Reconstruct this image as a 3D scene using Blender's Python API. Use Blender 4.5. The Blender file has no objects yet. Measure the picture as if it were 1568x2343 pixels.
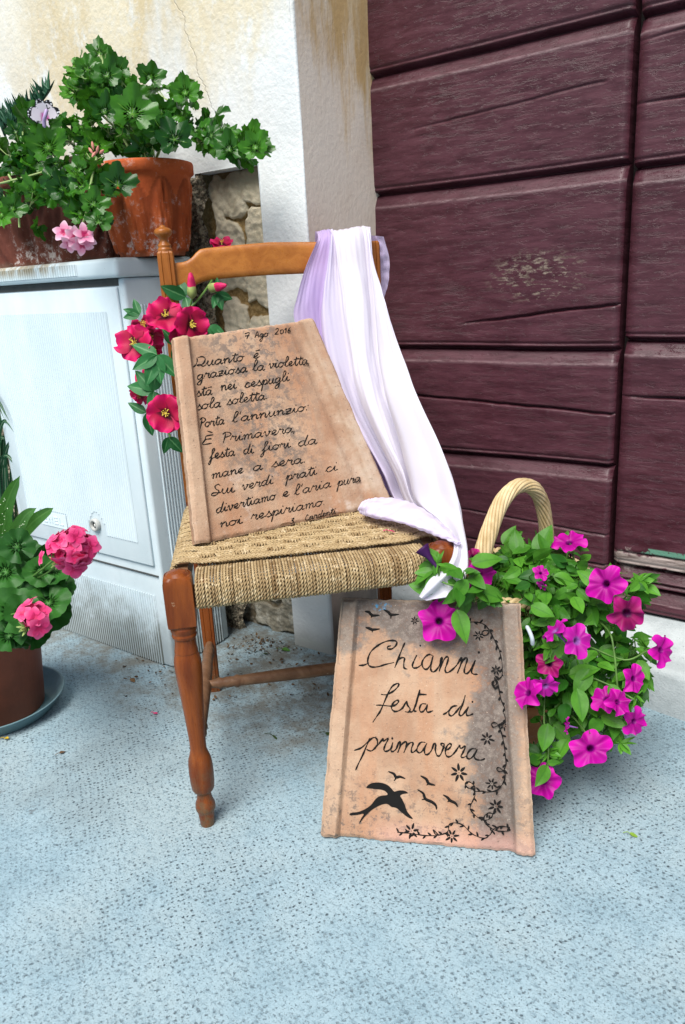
import bpy, math, random
import numpy as np
from mathutils import Matrix, Vector, noise as mnoise

random.seed(7)
RNG = np.random.default_rng(11)
scene = bpy.context.scene
COL = scene.collection
PI = math.pi

# ------------------------------------------------------------------ camera
CAM_H = 0.88
# rows: world X, Y, Z expressed in (right, down, forward) of the camera
CR = np.array([[0.8076073557909526, 0.1288634079442778, -0.5754690095611861],
               [0.5872943304138518, -0.26417670236799506, 0.7650464295647144],
               [-0.053439015111539354, -0.9558268106822273, -0.2890317969444716]])
FPX = 1770.0            # focal length for a picture 1568 x 2343
cam_d = bpy.data.cameras.new('camera')
cam_d.sensor_fit = 'VERTICAL'
cam_d.sensor_height = 24.0
cam_d.lens = 24.0 * FPX / 2343.0
cam_d.clip_start = 0.02
cam_d.clip_end = 200
cam = bpy.data.objects.new('camera', cam_d)
COL.objects.link(cam)
M = Matrix(((CR[0, 0], -CR[0, 1], -CR[0, 2], 0), (CR[1, 0], -CR[1, 1], -CR[1, 2], 0),
            (CR[2, 0], -CR[2, 1], -CR[2, 2], CAM_H), (0, 0, 0, 1)))
cam.matrix_world = M
scene.camera = cam

# ------------------------------------------------------------------ world, sun, exposure
SUN_DIR = Vector((0.16, -0.66, 1.0)).normalized()     # towards the sun: front left, high
sun_el = math.asin(SUN_DIR.z)
sun_az = math.atan2(SUN_DIR.x, SUN_DIR.y)
w = bpy.data.worlds.new('World')
scene.world = w
w.use_nodes = True
wn = w.node_tree
bg = wn.nodes['Background']
sky = wn.nodes.new('ShaderNodeTexSky')
sky.sky_type = 'NISHITA'
sky.sun_disc = False
sky.sun_elevation = sun_el
sky.sun_rotation = sun_az
sky.dust_density = 2.0
sky.air_density = 1.0
wn.links.new(sky.outputs[0], bg.inputs['Color'])
bg.inputs['Strength'].default_value = 0.05
sl = bpy.data.lights.new('sun', 'SUN')
sl.energy = 3.2
sl.angle = math.radians(36)
sl.color = (1.0, 0.965, 0.92)
so = bpy.data.objects.new('sun', sl)
COL.objects.link(so)
so.rotation_euler = SUN_DIR.to_track_quat('Z', 'Y').to_euler()
vs = scene.view_settings
vs.view_transform = 'Standard'
vs.look = 'None'
vs.gamma = 1.0
vs.exposure = 0.85
scene.cycles.use_denoising = True
scene.cycles.max_bounces = 6

# ------------------------------------------------------------------ helpers
def at(px, py, val, axis=1):
    """world point seen at (px, py) of the 1568 x 2343 photograph, on the plane axis = val"""
    v = CR @ np.array([px - 784.0, py - 1171.5, FPX])
    c = np.array([0, 0, CAM_H])
    return c + v * ((val - c[axis]) / v[axis])

def nz(x, y=0.0, z=0.0):
    return mnoise.noise(Vector((x, y, z)))

class MB:
    """collects geometry (numpy) and links it as ONE mesh object"""
    def __init__(s):
        s.v, s.f, s.t, s.k, s.n = [], [], [], [], 0
    def add(s, v, f, t=0.0, k=0.0):
        v = np.asarray(v, float).reshape(-1, 3)
        s.v.append(v)
        s.t.append(np.broadcast_to(np.asarray(t, float), (len(v),)))
        s.k.append(np.broadcast_to(np.asarray(k, float), (len(v),)))
        for fa in (f if isinstance(f, list) and len(f) and isinstance(f[0], np.ndarray) else [np.asarray(f, int)]):
            if fa.size:
                s.f.append(fa + s.n)
        s.n += len(v)
        return s
    def grid(s, P, t=0.0, k=0.0, cu=False, cv=False):
        """P: (nu, nv, 3)"""
        P = np.asarray(P, float)
        nu, nv = P.shape[:2]
        i = np.arange(nu if cu else nu - 1)
        j = np.arange(nv if cv else nv - 1)
        I, J = np.meshgrid(i, j, indexing='ij')
        I2, J2 = (I + 1) % nu, (J + 1) % nv
        f = np.stack([I * nv + J, I2 * nv + J, I2 * nv + J2, I * nv + J2], -1).reshape(-1, 4)
        tt = np.asarray(t, float)
        kk = np.asarray(k, float)
        return s.add(P.reshape(-1, 3), f, tt.reshape(-1) if tt.ndim else t, kk.reshape(-1) if kk.ndim else k)
    def box(s, lo, hi, ax=None, org=None, k=0.0):
        lo, hi = np.array(lo, float), np.array(hi, float)
        c = np.array([[lo[0], lo[1], lo[2]], [hi[0], lo[1], lo[2]], [hi[0], hi[1], lo[2]], [lo[0], hi[1], lo[2]],
                      [lo[0], lo[1], hi[2]], [hi[0], lo[1], hi[2]], [hi[0], hi[1], hi[2]], [lo[0], hi[1], hi[2]]])
        if ax is not None:
            c = c @ np.array(ax)
        if org is not None:
            c = c + np.array(org)
        return s.add(c, [[0, 3, 2, 1], [4, 5, 6, 7], [0, 1, 5, 4], [1, 2, 6, 5], [2, 3, 7, 6], [3, 0, 4, 7]], k=k)
    def lathe(s, prof, c=(0, 0, 0), n=28, ax=None, k=0.0, wob=0.0, cap=True):
        """prof: (r, z) from bottom to top"""
        prof = np.array(prof, float)
        a = np.linspace(0, 2 * PI, n, endpoint=False)
        P = np.zeros((len(prof), n, 3))
        P[..., 0] = prof[:, :1] * np.cos(a)
        P[..., 1] = prof[:, :1] * np.sin(a)
        P[..., 2] = prof[:, 1:2]
        if wob:
            P[..., :2] *= 1 + wob * np.sin(3 * a + prof[:, 1:2] * 9)[..., None]
        if ax is not None:
            P = P @ np.array(ax)
        P += np.array(c)
        b = s.n
        s.grid(P, cv=True, k=k)
        if cap:
            m = (len(prof) - 1) * n
            s.fan(list(range(b + n - 1, b - 1, -1)))
            s.fan(list(range(b + m, b + m + n)))
        return s
    def fan(s, idx):
        allv = np.concatenate(s.v)
        s.v = [allv]
        s.t = [np.concatenate(s.t)]
        s.k = [np.concatenate(s.k)]
        c = allv[idx].mean(0)
        s.v.append(c[None]); s.t.append(s.t[0][idx[0]:idx[0] + 1]); s.k.append(s.k[0][idx[0]:idx[0] + 1])
        ci = s.n
        s.n += 1
        s.f.append(np.array([[idx[i], idx[(i + 1) % len(idx)], ci] for i in range(len(idx))]))
    def tube(s, path, r, n=8, cap=True, t=None, k=0.0, flat=None):
        path = np.asarray(path, float)
        m = len(path)
        r = np.broadcast_to(np.asarray(r, float), (m,))
        T = np.gradient(path, axis=0)
        T /= np.linalg.norm(T, axis=1)[:, None] + 1e-12
        if flat is not None:                      # flattened against a surface with this normal
            N1 = np.broadcast_to(np.array(flat, float), (m, 3))
            N2 = np.cross(T, N1)
            N2 /= np.linalg.norm(N2, axis=1)[:, None] + 1e-12
            sq = 0.45
        else:
            sq = 1.0
            N1 = np.zeros((m, 3))
            ref = np.array([0, 0, 1.0]) if abs(T[0, 2]) < 0.9 else np.array([1.0, 0, 0])
            u = np.cross(T[0], ref)
            for i in range(m):
                u = u - T[i] * np.dot(u, T[i])
                u /= np.linalg.norm(u) + 1e-12
                N1[i] = u
            N2 = np.cross(T, N1)
        a = np.linspace(0, 2 * PI, n, endpoint=False)
        P = path[:, None] + r[:, None, None] * (sq * np.cos(a)[None, :, None] * N1[:, None] + np.sin(a)[None, :, None] * N2[:, None])
        b = s.n
        tt = np.broadcast_to(np.asarray(t, float)[:, None], (m, n)) if t is not None else 0.0
        s.grid(P, cv=True, t=tt, k=k)
        if cap and n > 3:
            s.f.append(np.array([list(range(b, b + n))[::-1]]))
            s.f.append(np.array([list(range(b + (m - 1) * n, b + m * n))]))
        return s
    def build(s, name, mat=None, parent=None, smooth=True, origin=None):
        V = np.concatenate(s.v)
        if origin is None:
            origin = np.array(root_loc(parent)) if parent is not None else np.zeros(3)
        V = V - np.array(origin)
        me = bpy.data.meshes.new(name)
        me.vertices.add(len(V))
        me.vertices.foreach_set('co', V.astype(np.float32).ravel())
        tot = np.concatenate([np.full(len(f), f.shape[1]) for f in s.f])
        idx = np.concatenate([f.ravel() for f in s.f])
        me.loops.add(len(idx))
        me.loops.foreach_set('vertex_index', idx.astype(np.int32))
        me.polygons.add(len(tot))
        st = np.concatenate([[0], np.cumsum(tot)[:-1]])
        me.polygons.foreach_set('loop_start', st.astype(np.int32))
        me.polygons.foreach_set('loop_total', tot.astype(np.int32))
        me.polygons.foreach_set('use_smooth', np.full(len(tot), bool(smooth)))
        for nm, arr in (('t', s.t), ('k', s.k)):
            a = me.attributes.new(nm, 'FLOAT', 'POINT')
            a.data.foreach_set('value', np.concatenate(arr).astype(np.float32))
        me.update(calc_edges=True)
        me.validate()
        if mat:
            me.materials.append(mat)
        o = bpy.data.objects.new(name, me)
        COL.objects.link(o)
        if parent is not None:
            o.parent = parent
        elif origin is not None:
            o.location = origin
        return o

def root_loc(p):
    v = Vector(p.location)
    while p.parent is not None:
        p = p.parent
        v += p.location
    return v

def sharp(o, ang=35):
    me = o.data
    try:
        me.set_sharp_from_angle(angle=math.radians(ang))
    except Exception:
        pass
    return o

def bevel(o, wd=0.002, seg=2, ang=35):
    b = o.modifiers.new('bevel', 'BEVEL')
    b.width = wd
    b.segments = seg
    b.limit_method = 'ANGLE'
    b.angle_limit = math.radians(ang)
    return o

def empty(name, loc, label, cat, group=None, kind=None):
    o = bpy.data.objects.new(name, None)
    COL.objects.link(o)
    o.location = loc
    o.empty_display_size = 0.05
    return tag(o, label, cat, group, kind)

def tag(o, label=None, cat=None, group=None, kind=None):
    if label: o['label'] = label
    if cat: o['category'] = cat
    if group: o['group'] = group
    if kind: o['kind'] = kind
    return o

def smooth_path(pts, n=8):
    """Catmull-Rom through the points"""
    p = np.asarray(pts, float)
    if len(p) < 3:
        return np.array([p[0] + (p[-1] - p[0]) * i / n for i in range(n + 1)])
    q = np.vstack([2 * p[0] - p[1], p, 2 * p[-1] - p[-2]])
    out = []
    for i in range(1, len(q) - 2):
        for j in range(n):
            u = j / n
            a, b, c, d = q[i - 1], q[i], q[i + 1], q[i + 2]
            out.append(0.5 * (2 * b + (c - a) * u + (2 * a - 5 * b + 4 * c - d) * u * u + (3 * b - a - 3 * c + d) * u ** 3))
    out.append(p[-1])
    return np.array(out)

def ss(x, a, b):
    u = np.clip((np.asarray(x, float) - a) / (b - a), 0, 1)
    return u * u * (3 - 2 * u)

def basis(normal, up):
    n = np.array(normal, float); n /= np.linalg.norm(n)
    u = np.array(up, float); u = u - n * np.dot(u, n)
    if np.linalg.norm(u) < 1e-6:
        u = np.array([1.0, 0.3, 0.2]); u = u - n * np.dot(u, n)
    u /= np.linalg.norm(u)
    x = np.cross(u, n)
    return np.array([x, u, n])          # rows: local x, y, z axes in world

# ------------------------------------------------------------------ node helper
class G:
    def __init__(s, name, rough=0.6, spec=0.4, org=None):
        s.org = org                                 # where the object's own origin stands in the world
        s.m = bpy.data.materials.new(name)
        s.m.use_nodes = True
        s.nt = s.m.node_tree
        s.b = s.nt.nodes['Principled BSDF']
        s.b.inputs['Roughness'].default_value = rough
        s.b.inputs['Specular IOR Level'].default_value = spec
        s._c = None
    def _set(s, sock, v):
        if isinstance(v, bpy.types.NodeSocket):
            s.nt.links.new(v, sock)
        elif v is not None:
            if isinstance(v, (tuple, list)) and len(v) == 3 and sock.type == 'RGBA':
                v = (*v, 1.0)
            sock.default_value = v
    def co(s):
        if s._c is None:
            s._c = s.nt.nodes.new('ShaderNodeTexCoord').outputs['Object']
            if s.org is not None:
                n = s.nt.nodes.new('ShaderNodeVectorMath')
                s.nt.links.new(s._c, n.inputs[0])
                n.inputs[1].default_value = s.org
                s._c = n.outputs[0]
        return s._c
    def map(s, scale=(1, 1, 1), rot=(0, 0, 0), loc=(0, 0, 0), vec=None):
        n = s.nt.nodes.new('ShaderNodeMapping')
        s._set(n.inputs['Vector'], vec or s.co())
        n.inputs['Scale'].default_value = scale
        n.inputs['Rotation'].default_value = rot
        n.inputs['Location'].default_value = loc
        return n.outputs[0]
    def noise(s, scale, detail=4, rough=0.6, vec=None, dist=0.0):
        n = s.nt.nodes.new('ShaderNodeTexNoise')
        s._set(n.inputs['Vector'], vec or s.co())
        n.inputs['Scale'].default_value = scale
        n.inputs['Detail'].default_value = detail
        n.inputs['Roughness'].default_value = rough
        n.inputs['Distortion'].default_value = dist
        return n.outputs['Fac']
    def vor(s, scale, vec=None, feat='F1', rand=1.0):
        n = s.nt.nodes.new('ShaderNodeTexVoronoi')
        n.feature = feat
        s._set(n.inputs['Vector'], vec or s.co())
        n.inputs['Scale'].default_value = scale
        n.inputs['Randomness'].default_value = rand
        return n.outputs['Distance']
    def attr(s, name):
        n = s.nt.nodes.new('ShaderNodeAttribute')
        n.attribute_name = name
        return n.outputs['Fac']
    def sep(s, vec=None):
        n = s.nt.nodes.new('ShaderNodeSeparateXYZ')
        s._set(n.inputs[0], vec or s.co())
        return n.outputs
    def m_(s, op, a, b=None, c=None):
        n = s.nt.nodes.new('ShaderNodeMath')
        n.operation = op
        s._set(n.inputs[0], a)
        if b is not None: s._set(n.inputs[1], b)
        if c is not None: s._set(n.inputs[2], c)
        return n.outputs[0]
    def rng(s, v, a, b, lo=0.0, hi=1.0):
        n = s.nt.nodes.new('ShaderNodeMapRange')
        n.interpolation_type = 'SMOOTHSTEP'
        s._set(n.inputs['Value'], v)
        s._set(n.inputs['From Min'], a); s._set(n.inputs['From Max'], b)
        s._set(n.inputs['To Min'], lo); s._set(n.inputs['To Max'], hi)
        return n.outputs[0]
    def mix(s, fac, a, b, mode='MIX'):
        n = s.nt.nodes.new('ShaderNodeMix')
        n.data_type = 'RGBA'
        n.blend_type = mode
        s._set(n.inputs[0], fac)
        s._set(n.inputs[6], a)
        s._set(n.inputs[7], b)
        return n.outputs[2]
    def bump(s, h, strength=0.5, dist=0.01, nrm=None):
        n = s.nt.nodes.new('ShaderNodeBump')
        s._set(n.inputs['Height'], h)
        n.inputs['Strength'].default_value = strength
        n.inputs['Distance'].default_value = dist
        if nrm: s._set(n.inputs['Normal'], nrm)
        s.nt.links.new(n.outputs[0], s.b.inputs['Normal'])
        return n.outputs[0]
    def col(s, v): s._set(s.b.inputs['Base Color'], v); return s
    def rough(s, v): s._set(s.b.inputs['Roughness'], v); return s
    def thin(s, amount, color):
        """light passing through a leaf, a petal or a cloth"""
        tr = s.nt.nodes.new('ShaderNodeBsdfTranslucent')
        s._set(tr.inputs['Color'], color)
        nl = s.b.inputs['Normal'].links
        if nl:
            s.nt.links.new(nl[0].from_socket, tr.inputs['Normal'])
        mx = s.nt.nodes.new('ShaderNodeMixShader')
        mx.inputs[0].default_value = amount
        s.nt.links.new(s.b.outputs[0], mx.inputs[1])
        s.nt.links.new(tr.outputs[0], mx.inputs[2])
        s.nt.links.new(mx.outputs[0], s.nt.nodes['Material Output'].inputs['Surface'])
        return s

# ------------------------------------------------------------------ materials
DOOR_ORG = (-0.50, 1.65, 0.13)
CAB_ORG = (-1.64, 1.185, 0.0)
def m_plaster():
    g = G('weathered_plaster', 0.85, 0.2)
    x, y, z = g.sep()
    big = g.noise(2.6, 5, 0.62)
    stk = g.noise(7.0, 4, 0.65, g.map((1.0, 1.0, 0.32)))
    fine = g.noise(60, 3, 0.7)
    # ochre limewash left on the upper wall; its lower edge runs ragged and drops towards the left
    edge = g.m_('ADD', g.m_('MULTIPLY', g.m_('ADD', x, 1.6), 0.30), 1.26)
    hgt = g.m_('SUBTRACT', z, edge)
    hgt = g.m_('ADD', hgt, g.m_('MULTIPLY', g.m_('SUBTRACT', stk, 0.5), 0.75))
    ochre = g.rng(hgt, -0.12, 0.12)
    ochre = g.m_('MULTIPLY', ochre, g.rng(x, -2.15, -1.75, 0.35, 1.0))
    ochre = g.m_('MULTIPLY', ochre, g.rng(g.noise(5.0, 5, 0.7, g.map((1.4, 1, 0.8), loc=(3, 0, 1))), 0.66, 0.54))
    ochre = g.m_('MULTIPLY', ochre, g.rng(fine, 0.30, 0.55, 0.72, 1.0))
    base = g.mix(g.rng(big, 0.3, 0.7), (0.63, 0.67, 0.685), (0.74, 0.765, 0.765))
    c = g.mix(ochre, base, g.mix(g.rng(stk, 0.35, 0.65), (0.56, 0.465, 0.29), (0.65, 0.59, 0.445)))
    # splash dirt close to the ground
    dirt = g.m_('MULTIPLY', g.rng(g.m_('ADD', z, g.m_('MULTIPLY', big, 0.10)), 0.14, 0.03), 0.75)
    c = g.mix(dirt, c, (0.16, 0.17, 0.14))
    # hairline crack
    cx = g.m_('ADD', x, g.m_('ADD', g.m_('MULTIPLY', g.m_('SUBTRACT', g.noise(9, 4, 0.7, g.map((0.0, 0.0, 1.0))), 0.5), 0.10), g.m_('MULTIPLY', z, 0.32)))
    crack = g.m_('MULTIPLY', g.rng(g.m_('ABSOLUTE', g.m_('SUBTRACT', cx, -0.905)), 0.0026, 0.0006), g.rng(z, 1.235, 1.25))
    c = g.mix(g.m_('MULTIPLY', crack, 0.28), c, (0.22, 0.19, 0.14))
    g.col(c)
    h = g.m_('ADD', g.noise(95, 3, 0.6), g.m_('MULTIPLY', g.noise(28, 3, 0.6), 0.8))
    h = g.m_('SUBTRACT', h, g.m_('MULTIPLY', crack, 0.6))
    g.bump(h, 0.45, 0.004)
    return g.m
def m_jamb():
    g = G('jamb_plaster', 0.85, 0.2)
    x, y, z = g.sep()
    stk = g.noise(16, 5, 0.7, g.map((1, 1.0, 0.22)))
    e = g.m_('ADD', g.m_('MULTIPLY', g.m_('SUBTRACT', y, 1.34), 0.75), g.m_('SUBTRACT', z, 1.36))
    e = g.m_('ADD', e, g.m_('MULTIPLY', g.m_('SUBTRACT', stk, 0.5), 0.75))
    och = g.m_('MULTIPLY', g.rng(e, -0.03, 0.24), 0.88)
    c = g.mix(g.rng(g.noise(4), 0.3, 0.7), (0.88, 0.75, 0.62), (0.92, 0.82, 0.71))
    c = g.mix(och, c, g.mix(g.rng(stk, 0.35, 0.6), (0.78, 0.64, 0.42), (0.62, 0.40, 0.15)))
    c = g.mix(g.m_('MULTIPLY', g.rng(g.m_('ADD', z, g.m_('MULTIPLY', g.noise(9), 0.2)), 0.34, 0.15), 0.8), c, (0.13, 0.12, 0.11))  # foot of the jamb painted dark for the shadow that falls there
    g.col(c)
    g.bump(g.noise(80, 3, 0.6), 0.3, 0.003)
    return g.m
def m_stone():
    g = G('old_rubble_stone', 0.9, 0.15)
    k = g.attr('k'); t = g.attr('t')
    n1 = g.noise(22, 6, 0.7); n2 = g.noise(150, 3, 0.7)
    st = g.mix(g.rng(n1, 0.35, 0.65), (0.47, 0.41, 0.29), (0.68, 0.61, 0.46))
    st = g.mix(g.m_('MULTIPLY', k, 0.5), st, (0.60, 0.53, 0.40))
    mo = g.mix(g.rng(n2, 0.35, 0.7), (0.20, 0.128, 0.048), (0.34, 0.235, 0.105))
    c = g.mix(g.rng(t, 0.25, 0.6), mo, st)
    x, y, z = g.sep()
    low_dark = g.rng(g.m_('ADD', z, g.m_('MULTIPLY', n1, 0.5)), 0.75, 0.35)  # stones turn darker and greyer towards the bottom
    c = g.mix(g.m_('MULTIPLY', low_dark, 0.7), c, g.mix(g.rng(n1, 0.45, 0.6), (0.055, 0.06, 0.055), (0.26, 0.27, 0.25)))
    top_dark = g.rng(g.m_('ADD', z, g.m_('MULTIPLY', n1, 0.12)), 1.13, 1.19)  # darker towards the top of the recess
    c = g.mix(g.m_('MULTIPLY', top_dark, 0.7), c, (0.07, 0.05, 0.03))
    g.col(c)
    g.bump(g.m_('ADD', n2, g.m_('MULTIPLY', n1, 0.8)), 0.5, 0.005)
    return g.m
def m_roughcast():
    g = G('roughcast', 0.95, 0.12)
    n = g.noise(70, 5, 0.75)
    c = g.mix(g.rng(n, 0.35, 0.68), (0.055, 0.046, 0.034), (0.52, 0.45, 0.33))
    g.col(c)
    g.bump(g.m_('ADD', n, g.vor(110)), 1.0, 0.012)
    return g.m
def m_door():
    g = G('burgundy_door_paint', 0.4, 0.4, DOOR_ORG)
    x, y, z = g.sep()
    gv = g.map((1.0, 1.0, 6.0))
    gr = g.noise(13, 6, 0.72, gv, 0.25)
    pit = g.noise(55, 4, 0.7, g.map((1.0, 1.0, 3.2)))
    worn = g.rng(g.noise(3.2, 3, 0.6), 0.42, 0.62)
    c = g.mix(g.rng(gr, 0.3, 0.7), (0.038, 0.0086, 0.0140), (0.076, 0.0215, 0.0325))
    c = g.mix(g.m_('MULTIPLY', g.rng(g.noise(130, 3, 0.7), 0.60, 0.78), 0.25), c, (0.13, 0.062, 0.068))
    # dust and a painted highlight along the upper board edges (t is written by the board profile)
    c = g.mix(g.m_('MULTIPLY', g.attr('t'), g.rng(pit, 0.3, 0.6, 0.1, 0.5)), c, (0.30, 0.21, 0.22))
    # flaked paint in two places
    dx = g.m_('SUBTRACT', x, -0.685); dz = g.m_('SUBTRACT', z, 0.862)
    d = g.m_('ADD', g.m_('MULTIPLY', g.m_('MULTIPLY', dx, dx), 60), g.m_('MULTIPLY', g.m_('MULTIPLY', dz, dz), 260))
    fl = g.m_('MULTIPLY', g.rng(d, 1.1, 0.1), g.rng(g.noise(42, 5, 0.75, g.map((1, 1, 3.0))), 0.53, 0.57))
    c = g.mix(fl, c, g.mix(g.rng(pit, 0.4, 0.6), (0.08, 0.05, 0.04), (0.22, 0.175, 0.14)))
    lz = g.m_('SUBTRACT', z, 0.252)
    fl2 = g.m_('MULTIPLY', g.rng(g.m_('ADD', g.m_('ABSOLUTE', lz), g.m_('MULTIPLY', g.m_('SUBTRACT', g.noise(24, 4, 0.7), 0.5), 0.07)), 0.022, 0.014), g.rng(x, -0.505, -0.485))
    c = g.mix(fl2, c, g.mix(g.rng(gr, 0.4, 0.6), (0.13, 0.10, 0.09), (0.30, 0.25, 0.23)))
    gz = g.m_('SUBTRACT', z, 0.276)
    fl3 = g.m_('MULTIPLY', g.rng(g.m_('ABSOLUTE', gz), 0.010, 0.006), g.m_('MULTIPLY', g.rng(x, -0.44, -0.425), g.rng(g.noise(30, 4, 0.7), 0.46, 0.52)))
    c = g.mix(fl3, c, (0.10, 0.24, 0.17))
    g.col(c)
    g.rough(g.rng(gr, 0.3, 0.7, 0.34, 0.52))
    pits = g.rng(g.noise(34, 5, 0.72, g.map((1.0, 1.0, 2.6))), 0.44, 0.33)
    crk = g.rng(g.noise(15, 6, 0.75, g.map((1.0, 1.0, 8.0), loc=(4, 0, 2))), 0.46, 0.36)
    h = g.m_('ADD', g.m_('MULTIPLY', pit, 0.30), g.m_('MULTIPLY', g.noise(5, 4, 0.6), 0.8))
    h = g.m_('SUBTRACT', h, g.m_('MULTIPLY', pits, 0.55))
    h = g.m_('SUBTRACT', h, g.m_('MULTIPLY', g.m_('MULTIPLY', crk, worn), 0.75))
    h = g.m_('SUBTRACT', h, g.m_('MULTIPLY', fl, 0.5))
    g.bump(h, 0.36, 0.005)
    return g.m
def m_ground():
    g = G('patterned_concrete', 0.8, 0.25)
    wv = g.nt.nodes.new('ShaderNodeTexNoise')
    g._set(wv.inputs['Vector'], g.co()); wv.inputs['Scale'].default_value = 11; wv.inputs['Detail'].default_value = 3
    off = g.nt.nodes.new('ShaderNodeVectorMath'); off.operation = 'MULTIPLY_ADD'
    g._set(off.inputs[0], wv.outputs['Color']); off.inputs[1].default_value = (0.013, 0.013, 0.0); g._set(off.inputs[2], g.co())
    v = g.map((1, 1, 1), (0, 0, math.radians(33)), vec=off.outputs[0])
    vx, vy, vz = g.sep(v)
    ux, uy = g.m_('MULTIPLY', vx, 1 / 0.0088), g.m_('MULTIPLY', vy, 1 / 0.0078)
    cell = g.nt.nodes.new('ShaderNodeCombineXYZ')
    g._set(cell.inputs[0], g.m_('FLOOR', ux)); g._set(cell.inputs[1], g.m_('FLOOR', uy))
    wn_ = g.nt.nodes.new('ShaderNodeTexWhiteNoise'); wn_.noise_dimensions = '2D'
    g._set(wn_.inputs['Vector'], cell.outputs[0])
    jr = g.sep(wn_.outputs['Color'])                      # every pit its own place, size and depth
    px_ = g.m_('SUBTRACT', g.m_('FRACT', ux), g.m_('ADD', 0.34, g.m_('MULTIPLY', jr[0], 0.32)))
    py_ = g.m_('SUBTRACT', g.m_('FRACT', uy), g.m_('ADD', 0.34, g.m_('MULTIPLY', jr[1], 0.32)))
    r = g.m_('SQRT', g.m_('ADD', g.m_('MULTIPLY', g.m_('MULTIPLY', px_, px_), 1.5), g.m_('MULTIPLY', py_, py_)))
    r = g.m_('ADD', r, g.m_('MULTIPLY', g.m_('SUBTRACT', jr[2], 0.45), 0.28))
    sm = g.noise(330, 3, 0.75)
    tiny = g.noise(120, 3, 0.7)
    big = g.noise(2.3, 5, 0.65)
    mid = g.noise(9, 5, 0.7)
    r = g.m_('ADD', r, g.m_('MULTIPLY', g.m_('SUBTRACT', sm, 0.5), 0.95))
    r = g.m_('ADD', r, g.m_('MULTIPLY', g.m_('SUBTRACT', tiny, 0.5), 0.85))
    r = g.m_('ADD', r, g.m_('MULTIPLY', g.m_('SUBTRACT', mid, 0.5), 0.45))
    pit = g.rng(r, 0.185, 0.04)
    wear = g.rng(g.m_('ADD', big, g.m_('MULTIPLY', mid, 0.6)), 0.68, 0.92)
    pat = g.rng(g.noise(3.4, 3, 0.6, g.map(loc=(5, 2, 0))), 0.40, 0.58)
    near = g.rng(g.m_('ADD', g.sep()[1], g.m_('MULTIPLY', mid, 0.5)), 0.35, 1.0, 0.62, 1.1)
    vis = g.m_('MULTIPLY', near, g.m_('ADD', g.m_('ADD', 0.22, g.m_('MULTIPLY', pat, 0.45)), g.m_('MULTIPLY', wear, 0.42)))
    streak = g.noise(70, 4, 0.75, g.map((1, 2.8, 1), (0, 0, math.radians(33)), vec=off.outputs[0]))
    base = g.mix(g.rng(mid, 0.3, 0.7), (0.225, 0.335, 0.395), (0.305, 0.425, 0.485))
    base = g.mix(g.rng(big, 0.40, 0.66), base, (0.300, 0.385, 0.415))
    base = g.mix(g.rng(sm, 0.45, 0.72, 0.0, 0.5), base, (0.38, 0.53, 0.60))
    base = g.mix(g.rng(tiny, 0.50, 0.34, 0.0, 0.5), base, (0.12, 0.19, 0.235))
    base = g.mix(g.rng(streak, 0.46, 0.33, 0.0, 0.65), base, (0.09, 0.135, 0.165))
    base = g.mix(g.m_('MULTIPLY', g.rng(g.noise(1.7, 5, 0.7, g.map(loc=(0.3, 4.1, 0))), 0.50, 0.66), 0.38), base, (0.145, 0.19, 0.21))
    c = g.mix(g.m_('MULTIPLY', pit, g.m_('MULTIPLY', vis, 0.88)), base, (0.036, 0.054, 0.066))
    # dark grains, grey stains and soil mixed with painted shade under and behind the chair
    sp = g.rng(g.noise(300, 2, 0.8), 0.575, 0.64)
    c = g.mix(g.m_('MULTIPLY', sp, 0.65), c, (0.09, 0.11, 0.12))
    x, y, z = g.sep()
    st = g.m_('MULTIPLY', g.rng(g.noise(26, 4, 0.7), 0.60, 0.68), g.rng(g.noise(3.1, 2, 0.5, g.map(loc=(1.7, 0.4, 0))), 0.56, 0.66))
    c = g.mix(g.m_('MULTIPLY', st, 0.75), c, (0.11, 0.13, 0.14))
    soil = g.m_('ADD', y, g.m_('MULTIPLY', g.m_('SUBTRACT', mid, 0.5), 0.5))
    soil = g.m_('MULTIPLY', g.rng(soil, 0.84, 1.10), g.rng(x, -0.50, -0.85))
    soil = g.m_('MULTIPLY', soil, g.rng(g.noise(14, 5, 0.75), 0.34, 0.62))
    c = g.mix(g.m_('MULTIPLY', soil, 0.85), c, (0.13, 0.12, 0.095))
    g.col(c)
    h = g.m_('SUBTRACT', g.m_('MULTIPLY', sm, 0.5), g.m_('MULTIPLY', pit, 1.2))
    g.bump(h, 0.6, 0.003)
    return g.m
def m_step():
    g = G('step_cement', 0.85, 0.2)
    n = g.noise(9, 5, 0.7); f = g.noise(180, 3, 0.7)
    c = g.mix(g.rng(n, 0.3, 0.7), (0.33, 0.37, 0.38), (0.47, 0.52, 0.53))
    c = g.mix(g.m_('MULTIPLY', g.rng(f, 0.6, 0.72), 0.5), c, (0.12, 0.13, 0.13))
    g.col(c)
    g.bump(g.m_('ADD', f, n), 0.4, 0.004)
    return g.m
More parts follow.
